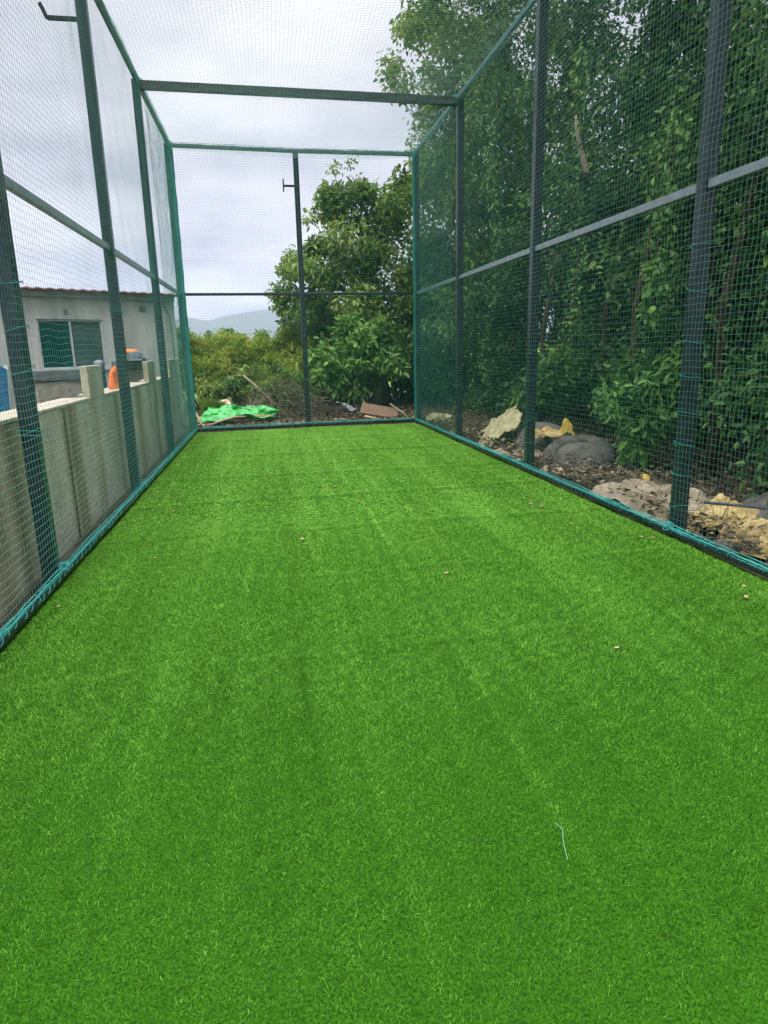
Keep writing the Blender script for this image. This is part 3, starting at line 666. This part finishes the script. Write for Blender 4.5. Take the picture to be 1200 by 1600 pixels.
sheet('cream_rag', (3.75, 8.72, .28), .42, .3, M['sack_y'], 447, 'cream and yellow rag behind the second right post next to the yellow bag', 'rag', hump=.12, crease=.07, edge=.3)
sheet('beige_sack', (3.50, 5.62, .0), .62, 1.25, M['sack_pale'], 448, 'large flattened beige sack just beyond the nearest right post', 'sack', hump=.03, crease=.11, rz=.12, n=90, edge=.3, tilt=(.18, 0))
lump('yellow_pot', (3.82, 6.25, .13), (.05, .06, .045), M['yellow'], 449, 'small yellow plastic scrap above the large beige sack', 'plastic scrap', noise=.2, flat=.4)
sheet('yellow_sack', (3.66, 4.72, .0), .62, .55, M['sack_y'], 450, 'yellow and beige sack under a dark rod on the near side of nearest right post', 'sack', hump=.06, crease=.12, rz=.5, n=90, edge=.35, tilt=(.3, .0))
sheet('golden_sack', (3.72, 4.10, .0), .55, .62, M['sack_y'], 451, 'golden yellow sack at the right edge of the photo', 'sack', hump=.08, crease=.13, rz=-.4, n=90, edge=.35, tilt=(.35, .1))
lump('grey_boulder', (4.25, 4.75, .05), (.40, .34, .24), M['rock'], 452, 'dark grey rounded boulder behind the golden yellow sack', 'boulder', noise=.12, flat=.5)
pole('dark_rod', [(3.42, 4.72, .24), (3.8, 4.5, .22), (4.2, 4.25, .20)], .012, M['navy'], 'thin dark rod lying over the yellow sacks by the nearest right post', 'rod')
for k in range(26):
    y = R_.uniform(4.2, 13.2); x = XR(y) + R_.uniform(.15, .75); s_ = R_.uniform(.025, .07)
    lump('stone', (x, y, .0), (s_ * 1.3, s_, s_ * .8), M['tan'] if k % 3 == 0 else M['rock'], 500 + k, 'small loose stone in the soil strip along the right netting', 'stone', noise=.25, sub=3, group='loose stones along the right netting')
for k in range(10):
    x = R_.uniform(-.3, 2.9); y = 14.0 + R_.uniform(0, .5); s_ = R_.uniform(.03, .08)
    lump('stone', (x, y, .02), (s_ * 1.5, s_, s_ * .8), M['sack_pale'] if k % 2 == 0 else M['rock'], 540 + k, 'small loose stone on the soil just behind the far netting', 'stone', noise=.25, sub=3, group='loose stones behind the far netting')

# litter: dead leaves & twigs on the soil, uncountable
def leaf_geo(P, D, Nn, Ls, Ws, fold=.25, droop=.15):
    """P base, D direction, Nn normal, arrays -> verts, quads (two quads per leaf)"""
    Wd = np.cross(D, Nn); Wd /= np.linalg.norm(Wd, axis=1)[:, None] + 1e-9
    L_ = Ls[:, None]; w = Ws[:, None] * .5
    c1 = P + D * L_ * .33; c2 = P + D * L_ * .70 - Nn * L_ * droop * .4; tip = P + D * L_ - Nn * L_ * droop
    up = Nn * w * fold
    V = np.stack([P, c1 - Wd * w + up, c2 - Wd * w * .75 + up, tip, c2 + Wd * w * .75 + up, c1 + Wd * w + up], 1)
    k = np.arange(len(P))[:, None] * 6
    return V.reshape(-1, 3), np.concatenate([k + [0, 1, 2, 3], k + [0, 3, 4, 5]], 1).reshape(-1, 4)
def unit(a): return a / (np.linalg.norm(a, axis=-1)[..., None] + 1e-9)
def litter(n, fx, label, name):
    x, y = fx(n); P = np.stack([x, y, np.where((R_.random(n) < .3) & (x > 3), .10, .03) + .04 * R_.random(n)], -1)
    D = unit(np.stack([R_.normal(size=n), R_.normal(size=n), .25 * R_.normal(size=n)], -1)); Nn = unit(np.cross(D, R_.normal(size=(n, 3)) * [1, 1, .3]))
    V, Q = leaf_geo(P, D, Nn, .03 + .06 * R_.random(n), .02 + .03 * R_.random(n))
    o = npmesh(name, V, Q, M['litter'], attr=np.repeat(R_.random(n) ** 1.5, 2)); return tag(o, label, 'leaf litter', kind='stuff')
litter(9000, lambda n: ((lambda y: (XR(y) + .12 + R_.random(n) ** 1.4 * 2.4, y))(R_.uniform(3.5, 14, n))), 'dry brown leaf litter covering the soil right of the cage', 'leaf_litter')
litter(3500, lambda n: (R_.uniform(-1.7, 4.5, n), 13.75 + R_.random(n) ** 1.3 * 2.6), 'dry brown leaf litter covering the soil behind the cage', 'leaf_litter')
def twigs(n, fx, label, r=.0035, zmax=.2, ln=(.15, .5), mt='twig', name='fallen_twigs', k=4, lift=.3):
    mb = MB()
    for j in range(n):
        p = np.array(fx()); d = R_.normal(size=3) * [1, 1, lift]; d /= np.linalg.norm(d); L_ = R_.uniform(*ln)
        c = R_.normal(size=3) * .12 * L_
        pts = [p, p + d * L_ * .35 + c, p + d * L_ * .7 + c * .6 + R_.normal(size=3) * .05 * L_, p + d * L_]
        pts = [np.array([q[0], q[1], max(q[2], .01)]) for q in pts]
        mb.tube(pts, [r * 1.3, r, r * .8, r * .4], 3, cap=False)
    return tag(mb.build(name, M[mt], None), label, 'twigs', kind='stuff')
twigs(420, lambda: (lambda y: (XR(y) + .2 + 1.6 * R_.random(), y, .03 + .08 * R_.random()))(R_.uniform(3.8, 13.5)), 'dry thin twigs strewn over the soil right of the cage')

# ------------------------------------------------------------------ vegetation
def foliage(name, clusters, mt, parent, Ll=(.07, .11), asp=.5, droop=.5, shell=.6, seed=0, vbias=0., zlow=.02):
    """clusters: list of (center, radius(3), n). Leaves lie in clumps near each clump's outside"""
    g = np.random.default_rng(seed); Vs = []; Qs = []; As = []; n0 = 0
    for q_ in clusters:
        c, r, n = q_[:3]; cb = q_[3] if len(q_) > 3 else 0
        u_ = unit(g.normal(size=(n, 3))); rad = g.random(n) ** shell
        P = np.array(c) + u_ * rad[:, None] * np.array(r)
        tw = g.normal(size=(n, 3))
        D = unit(u_ * .7 + tw * .7 + np.array([0, 0, -droop])); Nn = unit(np.array([0, 0, 1.]) * .8 + u_ * .5 + g.normal(size=(n, 3)) * .6)
        Nn = unit(Nn - D * (Nn * D).sum(1)[:, None])
        Ls = g.uniform(*Ll, n) * g.uniform(.7, 1.45); cv = g.normal() * .23
        keep = P[:, 2] > zlow; P, D, Nn, Ls = P[keep], D[keep], Nn[keep], Ls[keep]; m_ = len(P)
        V, Q = leaf_geo(P, D, Nn, Ls, Ls * asp * g.uniform(.8, 1.2, m_)); Vs.append(V); Qs.append(Q + n0); n0 += len(V)
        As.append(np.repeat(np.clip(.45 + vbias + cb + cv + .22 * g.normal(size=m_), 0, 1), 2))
    o = npmesh(name, np.concatenate(Vs) - np.array(parent.location), np.concatenate(Qs), M[mt], parent, attr=np.concatenate(As)); return o
def trunk(parent, base, top, r0, r1, limbs, seed, mt='bark', n=14, wob=.12):
    g = np.random.default_rng(seed); off = np.array(parent.location); mb = MB()
    base = np.array(base, float); top = np.array(top, float); t_ = np.linspace(0, 1, n)[:, None]
    ax = base * (1 - t_) + top * t_; ph = g.random(4) * 6
    ax[:, 0] += wob * np.sin(t_[:, 0] * 5 + ph[0]) * t_[:, 0]; ax[:, 1] += wob * np.sin(t_[:, 0] * 6 + ph[1]) * t_[:, 0]
    rr = r0 * (1 - t_[:, 0]) + r1 * t_[:, 0]; rr[0] *= 1.35; rr[1] *= 1.08
    mb.tube(ax - off, rr, 10)
    tr = mb.build('trunk', M[mt], parent, smooth=True)
    for tgt in limbs:
        k = int(g.uniform(.3, .95) * (n - 1)); s_ = ax[k]; tgt = np.array(tgt)
        m1 = s_ * .6 + tgt * .4 + [0, 0, .25] + g.normal(size=3) * .12; m2 = s_ * .25 + tgt * .75 + [0, 0, .15] + g.normal(size=3) * .1
        mb = MB().tube(np.array([s_, m1, m2, tgt]) - off, [rr[k] * .55, rr[k] * .4, rr[k] * .24, rr[k] * .08], 6)
        mb.build('limb', M[mt], parent, smooth=True)
def hedge_tree(i, x, y, label, n_cl, zr, seed, mt='leaf_hedge', depth=3.2, wy=1.7, per=170, Ll=(.055, .10), xfront=4.55, vb=0.):
    g = np.random.default_rng(seed); t_ = empty('hedge_tree', (x, y, -.05), label, 'tree')
    cl = []
    for _ in range(n_cl):
        zz = zr[0] + (zr[1] - zr[0]) * g.random() ** 1.15
        f = g.random() ** 1.3
        xx = xfront + .35 * math.sin(zz * 2.1 + seed) + f * depth - .08 * max(0, zz - 4)
        yy = y + g.normal() * wy * .62
        r_ = g.uniform(.28, .58)
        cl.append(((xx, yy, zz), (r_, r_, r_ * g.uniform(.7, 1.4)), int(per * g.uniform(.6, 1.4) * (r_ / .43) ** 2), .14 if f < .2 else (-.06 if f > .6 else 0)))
    trunk(t_, (x, y, -.05), (x + .3, y, zr[1] * .8), .16, .05, [c[0] for c in cl[:9]], seed)
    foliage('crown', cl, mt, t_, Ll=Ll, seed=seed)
    return t_
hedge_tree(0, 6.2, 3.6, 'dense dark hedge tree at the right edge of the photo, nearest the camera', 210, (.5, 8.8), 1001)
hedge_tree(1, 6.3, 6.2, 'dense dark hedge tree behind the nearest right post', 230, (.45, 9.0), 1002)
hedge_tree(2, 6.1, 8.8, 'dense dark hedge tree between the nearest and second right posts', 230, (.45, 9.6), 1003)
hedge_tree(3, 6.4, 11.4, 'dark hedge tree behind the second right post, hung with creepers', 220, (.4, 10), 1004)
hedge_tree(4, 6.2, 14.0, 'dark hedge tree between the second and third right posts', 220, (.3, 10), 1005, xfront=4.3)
hedge_tree(5, 6.6, 17.0, 'tall lighter green tree overhanging the far right top corner of the cage', 260, (2.2, 11.0), 1006, mt='leaf_light', xfront=3.9, depth=3.6, wy=2.3, per=150, Ll=(.08, .14), vb=.1)
hedge_tree(6, 5.6, 17.6, 'low dark tree behind the far right corner post', 120, (.4, 4.2), 1007, xfront=3.9, wy=2.2, Ll=(.09, .14))
# back tree
bt = empty('leafy_tree', (3.2, 18.4, -.05), 'large mid green leafy tree rising behind the far netting, right of the centre post', 'tree')
g = np.random.default_rng(77); cl = []
sil = [(.55, 3.2, .5), (1.1, 3.75, .55), (1.5, 4.3, .6), (1.95, 4.9, .55), (2.1, 5.4, .42), (2.6, 5.65, .4), (3.1, 5.1, .6), (3.7, 5.5, .5), (4.3, 5.9, .7), (2.5, 4.8, .7), (3.2, 4.3, .8), (1.7, 3.4, .8)]
for x_, z_, r_ in sil:
    for j in range(6):
        q = unit(g.normal(size=3)) * g.random() * r_; rr = g.uniform(.22, .42)
        cl.append(((x_ + q[0] + .1, 18.4 + q[1] * 1.6, z_ - .15 + q[2]), (rr, rr, rr * .8), int(g.uniform(60, 150))))
for _ in range(105):
    z_ = g.uniform(.9, 4.7); xm = .9 if z_ < 3.6 else 1.5 + (z_ - 3.6) * .5
    x_ = g.uniform(xm, 5.2); rr = g.uniform(.3, .6); cl.append(((x_, 18.4 + g.normal() * .8, z_), (rr, rr, rr * .8), int(g.uniform(90, 190))))
for (x_, z_) in ((3.3, 5.2), (3.5, 5.5), (3.7, 5.3), (3.8, 5.8), (4.0, 5.5), (4.1, 6.2), (4.3, 6.0), (4.4, 6.5), (3.9, 5.0), (4.3, 5.4), (.5, 2.6), (.45, 2.9), (.6, 3.1), (.8, 2.5), (.9, 2.9), (.35, 3.0), (.62, 3.52), (1.35, 4.75), (1.62, 5.05), (2.05, 5.95), (2.45, 6.1), (.9, 3.95), (1.75, 5.35)):
    cl.append(((x_, 18.2, z_), (.24, .24, .17), 44, .1))
trunk(bt, (3.2, 18.4, -.05), (2.7, 18.4, 5.0), .20, .05, [c[0] for c in cl[5:60:6]], 78, n=16)
foliage('crown', cl, 'leaf_back', bt, Ll=(.10, .16), asp=.45, seed=79, droop=.3, vbias=.15)
for k, (x, y, w, h, lab) in enumerate(((2.2, 20.2, 1.3, 2.6, 'dark shaded bush at the foot of the leafy tree, nearer the centre post'), (4.0, 20.0, 1.5, 3.0, 'dark shaded bush at the foot of the leafy tree, near the far right corner'), (6.3, 20.8, 1.8, 4.5, 'dark bush filling the gap behind the far right corner post'))):
    g = np.random.default_rng(640 + k); t_ = empty('shaded_bush', (x, y, -.05), lab, 'bush')
    foliage('foliage', [((x + g.uniform(-w, w), y + g.normal() * .5, .15 + g.random() * h), (.55, .5, .5), 90) for _ in range(60)], 'leaf_hedge', t_, Ll=(.13, .2), seed=650 + k)
    MB().tube(np.array([(0, 0, 0), (.1, 0, h * .5), (0, .1, h * .9)]), [.07, .05, .02], 6).build('stem', M['bark'], t_, smooth=True)
for k, (x, y) in enumerate(((9.2, 6.0), (9.4, 9.5), (9.3, 13.2), (9.6, 17.5))):
    g = np.random.default_rng(660 + k); t_ = empty('backing_tree', (x, y, -.05), ('first', 'second', 'third', 'fourth')[k] + ' tree from the camera in the dark second row behind the right hedge', 'tree')
    cl = [((x + g.normal() * .5, y + g.uniform(-2.2, 2.2), .3 + 5.6 * g.random() ** 1.1), (.75, .75, .7), 100) for _ in range(130)]
    trunk(t_, (x, y, -.05), (x, y, 5.2), .18, .05, [c[0] for c in cl[:5]], 670 + k)
    foliage('crown', cl, 'leaf_hedge', t_, Ll=(.15, .24), asp=.6, seed=680 + k)
# broad leaved shrub in front of it
def shrub(name, x, y, blobs, mt, label, seed, Ll, asp=.5, per=110, droop=.5, stems=7, n_each=7, cat='shrub', group=None, sc=.45, sm='bark', vb=0.):
    g = np.random.default_rng(seed); t_ = empty(name, (x, y, -.05), label, cat, group); cl = []
    for (bx, by, bz, br) in blobs:
        for _ in range(n_each):
            q = unit(g.normal(size=3)) * g.random() ** .5 * br; rr = br * g.uniform(sc * .7, sc * 1.2)
            cl.append(((bx + q[0], by + q[1], max(.1, bz + q[2])), (rr, rr, rr * .85), int(per * g.uniform(.6, 1.4))))
    foliage('foliage', cl, mt, t_, Ll=Ll, asp=asp, seed=seed, droop=droop, vbias=vb)
    mb = MB(); off = np.array([x, y, -.05])
    for k in range(stems):
        c = np.array(cl[(k * 5) % len(cl)][0]); s_ = np.array([x + g.normal() * .08, y + g.normal() * .08, -.02])
        mb.tube(np.array([s_, s_ * .5 + c * .5 + g.normal(size=3) * .06, c]) - off, [.02, .013, .006], 5)
    mb.build('stem', M[sm], t_, smooth=True); return t_
shrub('broad_leaved_shrub', 2.3, 16.0, [(1.5, 16, 1.25, .55), (2.1, 15.9, 1.6, .6), (2.2, 16, .95, .6), (2.9, 16, 1.3, .6), (1.4, 16.1, .75, .45), (2.6, 16.1, 1.9, .4), (2.0, 16.2, 2.05, .3)], 'leaf_shrub', 'glossy broad leaved shrub right of the far centre post', 801, (.12, .20), .42, per=60, n_each=11, droop=.6, vb=.30)
# yellow green scrub behind the netting
sc_lab = ['yellow green scrub bush beside the far left corner post', 'pale yellow green scrub bush in the middle of the left back panel', 'yellow green scrub bush just left of the far centre post']
for k, (x, y) in enumerate(((-1.9, 18.6), (-.6, 18.9), (.6, 18.7))):
    bl = [(x + dx_, y + dy_, z_, r_) for dx_, dy_, z_, r_ in ((-.45, 0, 1.45, .5), (.35, .1, 1.55, .5), (0, -.2, 1.0, .6), (-.5, -.2, .6, .5), (.5, -.3, .7, .5), (0, .1, 1.7, .4), (-.6, 0, 1.0, .5), (.6, 0, 1.1, .5))]
    shrub('scrub_bush', x, y, bl, 'leaf_scrub', sc_lab[k], 820 + k, (.07, .14), .26, per=150, n_each=9, droop=-.3, vb=.16, sc=.5, group='scrub bushes behind the far netting')
shrub('dark_bush', -.9, 17.2, [(-1.3, 17.2, .45, .4), (-.8, 17.2, .7, .45), (-.3, 17.2, .55, .4), (-.5, 17.3, .95, .35)], 'leaf_back', 'low darker green bush in front of the pale scrub, behind the dead branch', 830, (.06, .11), .4, per=120, n_each=8)
shrub('scrub_bush', .5, 17.2, [(.1, 17.2, .9, .5), (.8, 17.2, 1.0, .5), (.4, 17.1, .45, .5), (.9, 17.2, .5, .4)], 'leaf_scrub', 'lower yellow green scrub bush directly behind the dry brushwood heap', 828, (.07, .13), .28, per=110, n_each=8, vb=-.12, group='scrub bushes behind the far netting')
# dry brushwood heap
def heap_pt():
    a = R_.normal(size=2); x = .35 + .62 * a[0]; y = 15.9 + .45 * a[1]; h = .85 * math.exp(-((x - .45) / .9) ** 2)
    return (x, y, .05 + h * R_.random())
twigs(480, heap_pt, 'tangled heap of dry grey brown brushwood behind the far netting', r=.0045, ln=(.25, .8), name='brushwood_heap', k=3, lift=.8)
shrub('withered_shrub', .3, 16.1, [(.1, 16.1, .7, .45), (.7, 16.1, .85, .5), (.4, 16.1, .4, .5)], 'leaf_back', 'withered sparse green shrub growing through the brushwood heap', 835, (.05, .09), .4, per=70, n_each=8)
# bushes in the right strip
shrub('understory_bush', 4.35, 7.3, [(4.2, 7.35, .75, .4), (4.45, 7.0, 1.0, .4), (4.5, 7.6, 1.1, .35), (4.3, 7.2, .45, .3)], 'leaf_shrub', 'leafy green bush leaning to the netting behind the worn tyre', 841, (.09, .14), .4, per=60, n_each=9, droop=.7)
shrub('understory_bush', 4.5, 10.4, [(4.4, 10.4, .8, .4), (4.5, 10.0, 1.1, .4), (4.4, 10.8, .7, .35)], 'leaf_shrub', 'low leafy green bush behind the crumpled pale yellow sack', 842, (.08, .13), .4, per=60, n_each=8)
shrub('understory_bush', 4.6, 4.9, [(4.65, 5.1, .55, .25), (4.7, 4.8, .35, .2)], 'leaf_light', 'small bright green sprig low behind the nearest right post', 843, (.06, .10), .4, per=40, n_each=6)
shrub('grass_tuft', -1.2, 15.2, [(-1.25, 15.2, .2, .22), (-1.05, 15.25, .22, .2)], 'leaf_grass', 'bright green grass tuft left of the tan rock', 844, (.14, .26), .08, per=110, n_each=5, droop=-1.2, stems=3, cat='grass tuft')
# climbing creepers: vertical curtains of paler leaves
vl = ['pale leaved creeper hanging close right of the nearest right post', 'yellowish creeper hanging halfway between the two nearest right posts', 'pale creeper hanging right of the second right post', 'creeper hanging in front of the hedge near the third right post']
for k, (x, y, z0, z1) in enumerate(((4.45, 5.25, .9, 5.2), (4.35, 7.2, 1.8, 4.2), (4.4, 9.2, 1.2, 5.2), (4.3, 12.6, 1.0, 6.2))):
    g = np.random.default_rng(900 + k); t_ = empty('creeper', (x, y, z0), vl[k], 'creeper', 'creepers hanging in the hedge')
    ln = 40; zz = np.linspace(z0, z1, ln); px = x + .12 * np.sin(zz * 1.7 + k) ; py = y + .18 * np.sin(zz * 1.1 + 2 * k)
    MB().tube(np.stack([px, py, zz], -1) - np.array([x, y, z0]), .012, 5).build('stem', M['bark'], t_, smooth=True)
    foliage('leaves', [((a, b, c), (.16, .2, .14), 16) for a, b, c in zip(px, py, zz)], 'leaf_shrub', t_, Ll=(.05, .08), asp=.7, seed=905 + k, droop=1.0)
# bare broken branch showing in the hedge
pole('broken_branch', [(4.5, 9.75, 4.62), (4.45, 9.45, 4.15), (4.42, 9.15, 3.72)], [.02, .045, .05], M['palebark'], 'bare brown broken branch slanting in the dark hedge above the middle rail', 'branch')
# slender stems at the hedge foot
SLT = ['slender dark trunk between the nearest right post and the bright sprig, at the hedge foot', 'slender dark trunk second beyond the nearest right post, behind the beige sack', 'slender dark trunk right of the nearest right post, closest to the camera', 'slender dark trunk behind the worn tyre and the leafy bush', 'slender dark trunk behind the bulging grey sack', 'slender dark trunk behind the pale yellow sack, farthest along the hedge']
for k, (x, y, h) in enumerate(((4.7, 5.6, 2.6), (4.75, 6.5, 2.4), (4.9, 4.6, 2.8), (4.8, 8.3, 2.6), (4.9, 9.3, 2.4), (4.8, 11.3, 2.2))):
    pole('slender_trunk', [(x, y, -.05), (x + .08, y + .1, h * .4), (x - .02, y + .02, h * .75), (x + .15, y - .1, h + .8)], [.065, .05, .045, .03], M['bark'], SLT[k], 'trunk', 'slender trunks at the hedge foot')

# distant trees in the field
for k, (x, y, h, lab) in enumerate(((-5.2, 60, 3.1, 'small hazy field tree near the far left corner post'), (-3.4, 62, 3.6, 'small hazy field tree second from the left under the hills'), (-.6, 58, 3.4, 'small hazy field tree nearest the centre under the hills'))):
    shrub('field_tree', x, y, [(x, y, h * .6, h * .28), (x + .5, y, h * .8, h * .2), (x - .5, y, h * .45, h * .25)], 'leaf_back', lab, 860 + k, (.25, .4), .5, per=40, n_each=8, stems=4, cat='tree', group='field trees under the hills')

# hills and far treeline
def ridge(name, y, depth, prof, x0, x1, mt, seed, amp):
    n, k = 160, 14; xs_ = np.linspace(x0, x1, n); px = [p[0] for p in prof]; pz = [p[1] for p in prof]
    hz = np.interp(xs_, px, pz)
    V = []
    for j in range(k):
        f = math.sin(j / (k - 1) * PI) ; yy_ = y + depth * (j / (k - 1) - .5)
        P = np.stack([xs_, xs_ * 0 + yy_, xs_ * 0], -1)
        V.append(np.stack([xs_, xs_ * 0 + yy_, hz * f * (1 + .04 * wnoise(P / amp, .9, seed, 4)) - 6], -1))
    V = np.concatenate(V); i = (np.arange(n - 1)[None, :] + (np.arange(k - 1) * n)[:, None]).ravel()
    o = npmesh(name, V, np.stack([i, i + 1, i + n + 1, i + n], 1), mt, smooth=True); tag(o, kind='structure'); return o
ridge('hills', 3400, 1400, [(-2500, 60), (-900, 120), (-420, 158), (-330, 172), (-250, 150), (-180, 168), (-80, 192), (40, 205), (110, 212), (300, 230), (900, 180), (2500, 60)], -2500, 2500, M['hill'], 5, 260)
ridge('low_hill', 1500, 300, [(-1200, 20), (-300, 22), (-170, 44), (-150, 42), (-60, 20), (200, 16), (1200, 20)], -1200, 1200, M['hill'], 6, 90)

# ------------------------------------------------------------------ small things on the turf
def dry_leaf(x, y, s, rz, seed):
    g = np.random.default_rng(seed); n = 6; u_, v_ = np.meshgrid(np.linspace(-1, 1, n), np.linspace(-1, 1, n))
    wd = (1 - u_ ** 2) ** .5 * .5 + .02; X = u_ * s; Y = v_ * wd * s; Z = .35 * s * (v_ ** 2) * g.uniform(.5, 1.4) + .3 * s * u_ ** 2 * g.uniform(0, 1)
    c, s_ = math.cos(rz), math.sin(rz); V = np.stack([X * c - Y * s_, X * s_ + Y * c, Z], -1).reshape(-1, 3)
    i = (np.arange(n - 1)[None, :] + (np.arange(n - 1) * n)[:, None]).ravel(); Q = np.stack([i, i + 1, i + n + 1, i + n], 1)
    o = npmesh('dry_leaf', np.concatenate([V, V - [0, 0, .0015]]), np.concatenate([Q, Q[:, ::-1] + n * n]), M['dryleaf'], smooth=True)
    o.location = (x, y, float(turf_z(np.array([x]), np.array([y]))[0]) + .016); return o
spots = [(R_.uniform(-1.42, -1.2) if q % 3 == 0 else (R_.uniform(2.7, 2.98)), R_.uniform(3.2, 12.8)) for q in range(16)] + [(-.04, 8.09), (.68, 7.29), (1.01, 9.03), (.87, 6.69), (.21, 5.23), (1.12, 4.15), (2.48, 5.13), (1.65, 2.84), (-.96, 6.55), (2.9, 13.2), (2.44, 5.93), (2.49, 5.8), (.62, 8.0), (1.5, 9.4), (1.9, 8.2), (2.3, 9.0), (2.35, 7.7), (1.2, 10.6), (2.6, 11.0), (.1, 10.4), (-.9, 5.0), (2.8, 8.6)]
for k, (x, y) in enumerate(spots):
    o = dry_leaf(x, y, R_.uniform(.014, .026), R_.uniform(0, 6.28), 700 + k)
    zone = 'close along the left netting' if x < -.9 else 'close along the right netting' if x > 2.6 else 'on the middle of the turf, nearer than the second posts' if y < 7.5 else 'on the middle of the turf, beyond the second posts'
    tag(o, 'tiny curled dry leaf ' + zone, 'leaf', 'dry leaves ' + zone)
pole('string_scrap', [(.815, 1.70, .032), (.822, 1.66, .036), (.805, 1.62, .034), (.79, 1.57, .035), (.785, 1.545, .031)], .0011, M['string'], 'short pale green scrap of net twine lying on the near turf', 'string', k=5)

# ------------------------------------------------------------------ air
HAZE = True
if HAZE:
    hz = MB().box(-2700, 2700, -300, 4300, -12, 330).build('haze', M['hill'], None)
    m = bpy.data.materials.new('haze_air'); m.use_nodes = True; t = m.node_tree; t.nodes.clear()
    o_ = t.nodes.new('ShaderNodeOutputMaterial'); pv = t.nodes.new('ShaderNodeVolumePrincipled')
    pv.inputs['Color'].default_value = (.68, .78, 1.0, 1); pv.inputs['Density'].default_value = .00022; pv.inputs['Anisotropy'].default_value = .2
    t.links.new(pv.outputs[0], o_.inputs['Volume']); hz.data.materials.clear(); hz.data.materials.append(m)
    tag(hz, kind='stuff')
    SC.cycles.volume_bounces = 0
